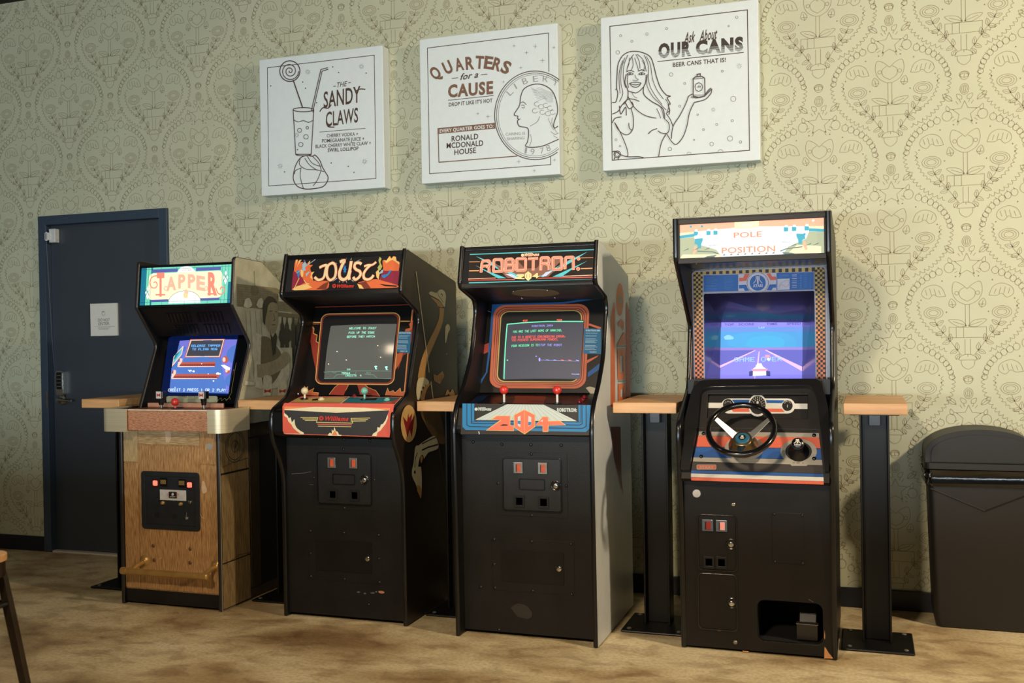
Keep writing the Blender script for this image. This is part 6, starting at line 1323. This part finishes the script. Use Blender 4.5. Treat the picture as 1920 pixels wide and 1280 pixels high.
# shifter
u, v = WPn.px(K8[0]+1320/K8[2], K8[1]+785/K8[2]); c = WPn.w(u, v, 0)
b = B(); b.lathe(c, WPn.N, [(.044, .002), (.040, .006), (.020, .018), (.012, .03), (.011, .045)], trim_m, 28); sh = b.build('gear_shifter', pol, smooth_=True)
b = B(); kc = c+WPn.N*.06+Vector((0, 0, .012)); b.lathe(kc-WPn.N*.03, WPn.N, [(.012, 0), (.022, .012), (.026, .028), (.024, .040), (.016, .046)], trim_m, 24); kn = b.build('shift_knob', sh, smooth_=True)
ka = Art(Plane(kc+WPn.N*.0165, (1, 0, 0), WPn.V), None, d=.0004); ka.poly([(-.003, .015), (.003, .015), (.003, -.004), (-.003, -.004)], dwh); ka.line(smooth([(-.005, .015), (-.006, .004), (-.014, -.004)], 4), .0034, dwh); ka.line(smooth([(.005, .015), (.006, .004), (.014, -.004)], 4), .0034, dwh); ka.text('ATARI', (-.014, -.013), (.014, -.013), .006, dwh, .04); ka.build('knob_emblem', kn)
# steering wheel
ph = math.radians(46); n_ = Vector((0, -math.cos(ph), math.sin(ph))); up_ = Vector((0, math.sin(ph), math.cos(ph)))
wc = hit(1389.5, 804.5, 1, 4.285); Rw = .1345
b = B(); b.tube([wc+Vector((1, 0, 0))*(Rw*math.cos(2*math.pi*i/64))+up_*(Rw*math.sin(2*math.pi*i/64)) for i in range(64)], .0128, M('glossy_wheel_black', (12, 11, 12), .16, coat=.6), 14, closed=True); sw = b.build('steering_wheel', pol, smooth_=True)
hub = wc-n_*.074
sp_m = M('polished_spoke', (196, 192, 180), .38, metal=.8)
for an in (152, 28):
    d = Vector((1, 0, 0))*math.cos(math.radians(an))+up_*math.sin(math.radians(an)); q_ = n_.cross(d).normalized()
    p0 = hub+d*.036+n_*.012; p1 = wc+d*(Rw-.010); b = B(); vs = []
    for p_, w2 in ((p0, .017), (p1, .010)):
        for s1 in (-1, 1):
            for s2 in (0, 1): vs.append(p_+q_*w2*s1-n_*.003*s2)
    b.add(vs, [(0, 2, 3, 1), (4, 5, 7, 6), (0, 4, 6, 2), (1, 3, 7, 5), (0, 1, 5, 4), (2, 6, 7, 3)], sp_m); b.build('spoke', sw, bevel=.0015)
d = up_*-1; b = B(); p0 = hub+d*.036+n_*.012; p1 = wc+d*(Rw-.010); q_ = Vector((1, 0, 0)); vs = []
for p_, w2 in ((p0, .017), (p1, .010)):
    for s1 in (-1, 1):
        for s2 in (0, 1): vs.append(p_+q_*w2*s1-n_*.003*s2)
b.add(vs, [(0, 2, 3, 1), (4, 5, 7, 6), (0, 4, 6, 2), (1, 3, 7, 5), (0, 1, 5, 4), (2, 6, 7, 3)], trim_m); b.build('spoke', sw, bevel=.0015)
b = B(); b.lathe(hub-n_*.040, n_, [(.062, 0), (.060, .018), (.048, .036), (.044, .050), (.036, .056)], M('bronze_hub', (116, 98, 70), .3, metal=.85), 32); b.build('wheel_hub', sw, smooth_=True)
b = B(); b.lathe(hub+n_*.011, n_, [(.030, 0), (.030, .006), (.026, .010), (.001, .012)], prt('hub_blue', (34, 88, 112)), 28); hc = b.build('horn_cap', sw, smooth_=True)
ka = Art(Plane(hub+n_*.0235, (1, 0, 0), up_), None, d=.0002); ka.poly(arc(0, 0, .015, n=20), dk); ka.poly([(-.002, .009), (.002, .009), (.002, -.004), (-.002, -.004)], dwh); ka.line([(-.003, .009), (-.004, 0), (-.008, -.004)], .0025, dwh); ka.line([(.003, .009), (.004, 0), (.008, -.004)], .0025, dwh); ka.line([(-.007, -.007), (.007, -.007)], .003, dwh); ka.build('cap_emblem', hc)
# ---- front board with pedal opening
FP = YP(4.418); g9 = lambda x, y, pl=FP: pl.px(K9[0]+x/K9[2], K9[1]+y/K9[2])
o0 = g9(610, 1125); o1 = g9(1045, 815)
ox0, oz0, ox1, oz1 = g9(608, 1130)[0], .058, g9(1042, 1000)[0], g9(830, 810)[1]
b = B(); b.prism(FP, [(xa, .012), (xb, .012), (xb, .752), (xa, .752)], -.018, 0, bk2, holes=[list(reversed(rrect(ox0, oz0, ox1, oz1, .03)))]); b.build('front_panel', pol, bevel=.001)
b = B(); 
for (x_0, x_1, y_0, y_1, z_0, z_1) in ((ox0-.012, ox0-.002, 4.437, 4.75, oz0-.012, oz1+.01), (ox1+.002, ox1+.012, 4.437, 4.75, oz0-.012, oz1+.01), (ox0-.002, ox1+.002, 4.74, 4.75, oz0-.012, oz1+.01), (ox0-.002, ox1+.002, 4.437, 4.74, oz1+.001, oz1+.01), (ox0-.002, ox1+.002, 4.437, 4.74, oz0-.012, oz0-.004)): b.box(x_0, x_1, y_0, y_1, z_0, z_1, dark_m)
b.build('pedal_box', pol)
pm = M('pedal_rubber', (26, 24, 24), .4); px0, px1 = g9(850, 900)[0]+.012, g9(975, 900)[0]+.010
b = B(); b.prism(XP(px0), [(4.50, .085), (4.51, .082), (4.60, .235), (4.59, .24)], 0, px1-px0, pm); pd = b.build('accelerator_pedal', pol, bevel=.004)
b = B(); b.prism(XP(px0-.006), [(4.47, .060), (4.50, .060), (4.50, .126), (4.47, .126)], 0, px1-px0+.012, M('pedal_base', (40, 34, 30), .4)); b.build('pedal_base', pd, bevel=.002)
b = B(); b.box(px0-.008, px1+.008, 4.466, 4.50, .127, .130, steel_m); b.build('pedal_edge_strip', pd)
def rect9(p4): P = [g9(*p_) for p_ in p4]; return (P[0][0]+P[3][0])/2, (P[1][0]+P[2][0])/2, (P[2][1]+P[3][1])/2, (P[0][1]+P[1][1])/2
u0, u1, v0, v1 = rect9([(205, 228), (472, 232), (470, 608), (208, 602)]); rim(FP, rrect(u0, v0, u1, v1, .018), .005, .0002, .006, trim_m, 'door_rim', pol)
b = B(); b.prism(FP, rrect(u0+.006, v0+.006, u1-.006, v1-.006, .014), .0002, .003, bk2); cd = b.build('coin_door', pol, bevel=.001); D3 = FP.off(.0032)
for k_, lm in (((275, 298), redl), ((367, 302), pinkl)): u, v = g9(*k_); coin_slot(cd, D3, u, v, .048, .050, lm, M('blue_grey_slot_frame', (92, 104, 116), .35, metal=.4))
for k_ in ((283, 545), (367, 548)): u, v = g9(*k_); coin_return(cd, D3, u, v, .046, .052)
u, v = g9(430, 425); lock(cd, D3, u, v, .011)
u0, u1, v0, v1 = rect9([(208, 620), (474, 624), (474, 1006), (212, 992)]); rim(FP, rrect(u0, v0, u1, v1, .018), .005, .0002, .006, trim_m, 'door_rim', pol)
b = B(); b.prism(FP, rrect(u0+.006, v0+.006, u1-.006, v1-.006, .014), .0002, .003, bk2); cd2 = b.build('cash_door', pol, bevel=.001); u, v = g9(435, 818); lock(cd2, D3, u, v, .011)
u0, u1, v0, v1 = rect9([(704, 212), (916, 222), (914, 560), (706, 548)]); b = B(); b.prism(FP, [(u0, v0), (u1, v0), (u1, v1), (u0, v1)], .0002, .0022, bk2); cv = b.build('cover_plate', pol, bevel=.0008)
for k_ in ((718, 225), (902, 233), (720, 541), (906, 554)): u, v = g9(*k_); bolt(cv, FP.off(.0024), u, v, .006, bolt_m, 'screw')
for x, y, m in ((443, 160, chrome_m), (457, 1080, M('pale_bolt', (128, 124, 112), .4, metal=.5))): u, v = g9(x, y); bolt(pol, FP.off(.0002), u, v, .009, m)
u, v = g9(200, 88); b = B(); b.lathe(FP.w(u, v, .0002), FP.N, [(.018, 0), (.017, .003), (.012, .004), (.001, .0045)], M('white_plastic_plug', (196, 196, 194), .3), 20); b.build('white_plug', pol, smooth_=True)
A = Art(FP, K9, d=.0006); chip = M('bare_wood_chip', (196, 138, 86), .7)
A.poly(smooth([(325, 996), (345, 980), (360, 985), (368, 1002), (345, 1004)], 3), chip); A.poly([(505, 1135), (545, 1138), (548, 1146), (510, 1142)], chip); A.poly([(1052, 1108), (1062, 1120), (1080, 1150), (1112, 1188), (1050, 1186)], chip); A.poly([(1052, 1000), (1056, 1030), (1055, 1060), (1050, 1050)], chip)
A.line([(945, 792), (978, 812)], .0018, sc_m); A.build('worn_chips', pol)
# ================================================================== narrow wooden ledges on steel posts
def ledge(x0, x1, y0, y1, label, postx, hw=.149):
    z0, z1 = 1.014, 1.062; cx = (x0+x1)/2
    t = thing('drink_ledge', label, 'ledge table', (postx, 4.72, 0), 'wooden drink ledges between the machines')
    b = B(); b.box(x0, x1, y0, y1, z0, z1, oak_m); b.build('tabletop', t, bevel=.003)
    w_ = .061; d_ = .052; yc = 4.735
    b = B(); zb, zt = .0125, z0-.006
    b.box(postx-w_, postx-w_+.009, yc-d_, yc+d_, zb, zt, metalb_m); b.box(postx+w_-.009, postx+w_, yc-d_, yc+d_, zb, zt, metalb_m); b.box(postx-w_+.009, postx+w_-.009, yc-.004, yc+.004, zb, zt, metalb_m)
    b.build('post', t, bevel=.002)
    b = B(); b.box(postx-.10, postx+.10, 4.60, 4.90, z0-.0058, z0-.0002, metalb_m); b.build('top_plate', t)
    b = B(); b.box(postx-.022, postx+.026, yc-.048, yc-.0045, z0-.058, z0-.0062, trim_m); b.build('bracket', t, bevel=.002)
    b = B(); b.box(postx-hw, postx+hw, 4.565, 4.872, .0004, .0120, metalb_m); bp = b.build('base_plate', t, bevel=.006)
    for sx in (.034-hw, hw-.034):
        for y in (4.60, 4.84): bolt(bp, Plane((0, 0, .0122), (1, 0, 0), (0, 1, 0)), postx+sx, y, .011, M('galvanised_bolt', (150, 148, 142), .35, metal=.8))
    return t
ledge(-4.090, -3.838, 4.505, 5.08, 'wooden ledge in front of the navy door, left of the wood-fronted cabinet', -3.96)
ledge(-3.084, -2.800, 4.510, 5.08, 'wooden ledge between the wood-fronted cabinet and the ostrich cabinet', -2.917, .145)
ledge(-2.066, -1.800, 4.510, 5.08, 'wooden ledge touching the ostrich side print, left of the neon-letter cabinet', -1.933, .132)
ledge(-1.092, -.802, 4.520, 5.08, 'wooden ledge between the pale grey cabinet side and the driving cabinet', -.935)
ledge(-.093, .164, 4.560, 5.12, 'free-standing wooden ledge on a black post, left of the bin', .032)

# ================================================================== bin
bm_ = M('bin_grey_black_plastic', (25, 23, 22), .5, vary=.06, scale=300, bump=.3, bscale=700)
bx0, bx1, by0, by1 = .262, .722, 5.030, 5.285; bc = (bx0+bx1)/2
bn = thing('trash_bin', 'black plastic slim bin with an arched lid and a black liner bag under the rim', 'bin', (bc, 5.16, 0))
def ringz(x0, x1, y0, y1, r, z, n=5): return [Vector((p[0], p[1], z)) for p in rrect(x0, y0, x1, y1, r, n)]
b = B(); vs = []; secs = [(.030, .016, .004), (.020, .010, .06), (.010, .006, .4), (.002, .001, .70)]
for dx, dy, z in secs: vs += ringz(bx0+dx, bx1-dx, by0+dy, by1-dy, .03, z)
m_ = len(vs)//len(secs); fs = [(i*m_+j, i*m_+(j+1) % m_, (i+1)*m_+(j+1) % m_, (i+1)*m_+j) for i in range(len(secs)-1) for j in range(m_)]; fs += [tuple(range(m_-1, -1, -1)), tuple((len(secs)-1)*m_+j for j in range(m_))]
b.add(vs, fs, bm_)
bo = b.build('bin_body', bn, smooth_=True)
b = B(); b.tube([(bx0+.012, by0+.0015, .64), (bc+.01, by0+.002, .545), (bx1-.012, by0+.0015, .64)], .0036, M('bin_groove', (10, 9, 9), .5), 6); b.build('moulded_line', bo)
b = B(); vs = []; n = 72
for k, (o, z) in enumerate(((.004, .655), (.012, .668), (.006, .684), (.014, .700), (.008, .716), (.013, .728))):
    ring_ = ringz(bx0-o, bx1+o, by0-o, by1+min(o, .008), .03, z, 17)
    vs += [Vector((p.x+(R.uniform(-.004, .004)), p.y+R.uniform(-.005, .003), p.z+R.uniform(-.005, .005))) for p in ring_]
m_ = len(vs)//6; b.add(vs, [(i*m_+j, i*m_+(j+1) % m_, (i+1)*m_+(j+1) % m_, (i+1)*m_+j) for i in range(5) for j in range(m_)], M('black_liner_bag', (10, 10, 11), .16, coat=.3, bump=.6, bscale=30)); b.build('liner_bag', bn, smooth_=True)
lx0, lx1 = bx0-.014, bx1+.014; ly0 = by0-.016; ly1 = by1+.010
b = B(); b.prism(ZP(0), rrect(lx0, ly0, lx1, ly1, .03), .732, .760, bm_); lid = b.build('bin_lid', bn, bevel=.004)
def archp(x0, x1, z0, zs, za, n=22): 
    c_ = (x0+x1)/2; h_ = (x1-x0)/2; P = [(x0, z0), (x1, z0)]
    return P+[(c_+h_*math.cos(math.pi*i/n), zs+(za-zs)*math.sin(math.pi*i/n)**.9) for i in range(n+1)]
b = B(); b.prism(YP(ly0+.012), archp(lx0+.004, lx1-.004, .7605, .800, .914), -(ly1-ly0-.02), 0, bm_); b.build('lid_dome', lid, smooth_=True, bevel=.008)
b = B(); b.prism(YP(ly0+.011), archp(lx0+.030, lx1-.030, .765, .800, .890), 0, .004, bm_); b.build('swing_flap', lid, bevel=.003)

# ================================================================== stool at the near left
sm = M('stool_gunmetal', (62, 52, 44), .35, metal=.7, vary=.15, scale=20)
s0 = hit(16, 1051, 2, .738)
sd_ = .165; scx, scy = s0.x-.236, s0.y-.06
stl = thing('bar_stool', 'dark metal bar stool with a wooden seat, cut off at the lower left edge', 'stool', (scx, scy, 0))
Zs = Plane((scx, scy, 0), (1, 0, 0), (0, 1, 0))
b = B(); b.prism(Zs, rrect(-sd_, -sd_, sd_, sd_, .07, 8), .720, .740, oak_m); b.build('seat', stl, bevel=.005)
b = B(); b.prism(Zs, rrect(-sd_+.006, -sd_+.006, sd_-.006, sd_-.006, .06, 8), .673, .7195, sm, holes=[list(reversed(rrect(-sd_+.012, -sd_+.012, sd_-.012, sd_-.012, .055, 8)))]); b.build('seat_frame', stl)
for sx in (-1, 1):
    for sy in (-1, 1):
        P = []
        for z, o in ((.713, .128), (.66, .137), (.55, .150), (.3, .180), (.006, .215)): P.append((scx+sx*o, scy+sy*o, z))
        b = B(); vs = []; 
        for (x, y, z), w_ in zip(P, (.018, .018, .020, .019, .016)):
            vs += [(x-w_, y-w_*.5, z), (x+w_*.6, y-w_*.5, z), (x+w_*.6, y+w_*.5, z), (x-w_, y+w_*.5, z)]
        b.add(vs, [(i*4+j, i*4+(j+1) % 4, (i+1)*4+(j+1) % 4, (i+1)*4+j) for i in range(4) for j in range(4)]+[(3, 2, 1, 0), (16, 17, 18, 19)], sm); b.build('leg', stl, bevel=.003)
for a, c in (((-1, -1), (1, -1)), ((1, -1), (1, 1)), ((1, 1), (-1, 1)), ((-1, 1), (-1, -1))):
    o = .146; z = .585
    b = B(); b.tube([(scx+a[0]*o, scy+a[1]*o, z), (scx+c[0]*o, scy+c[1]*o, z)], .008, trim_m, 10); b.build('brace', stl, smooth_=True)
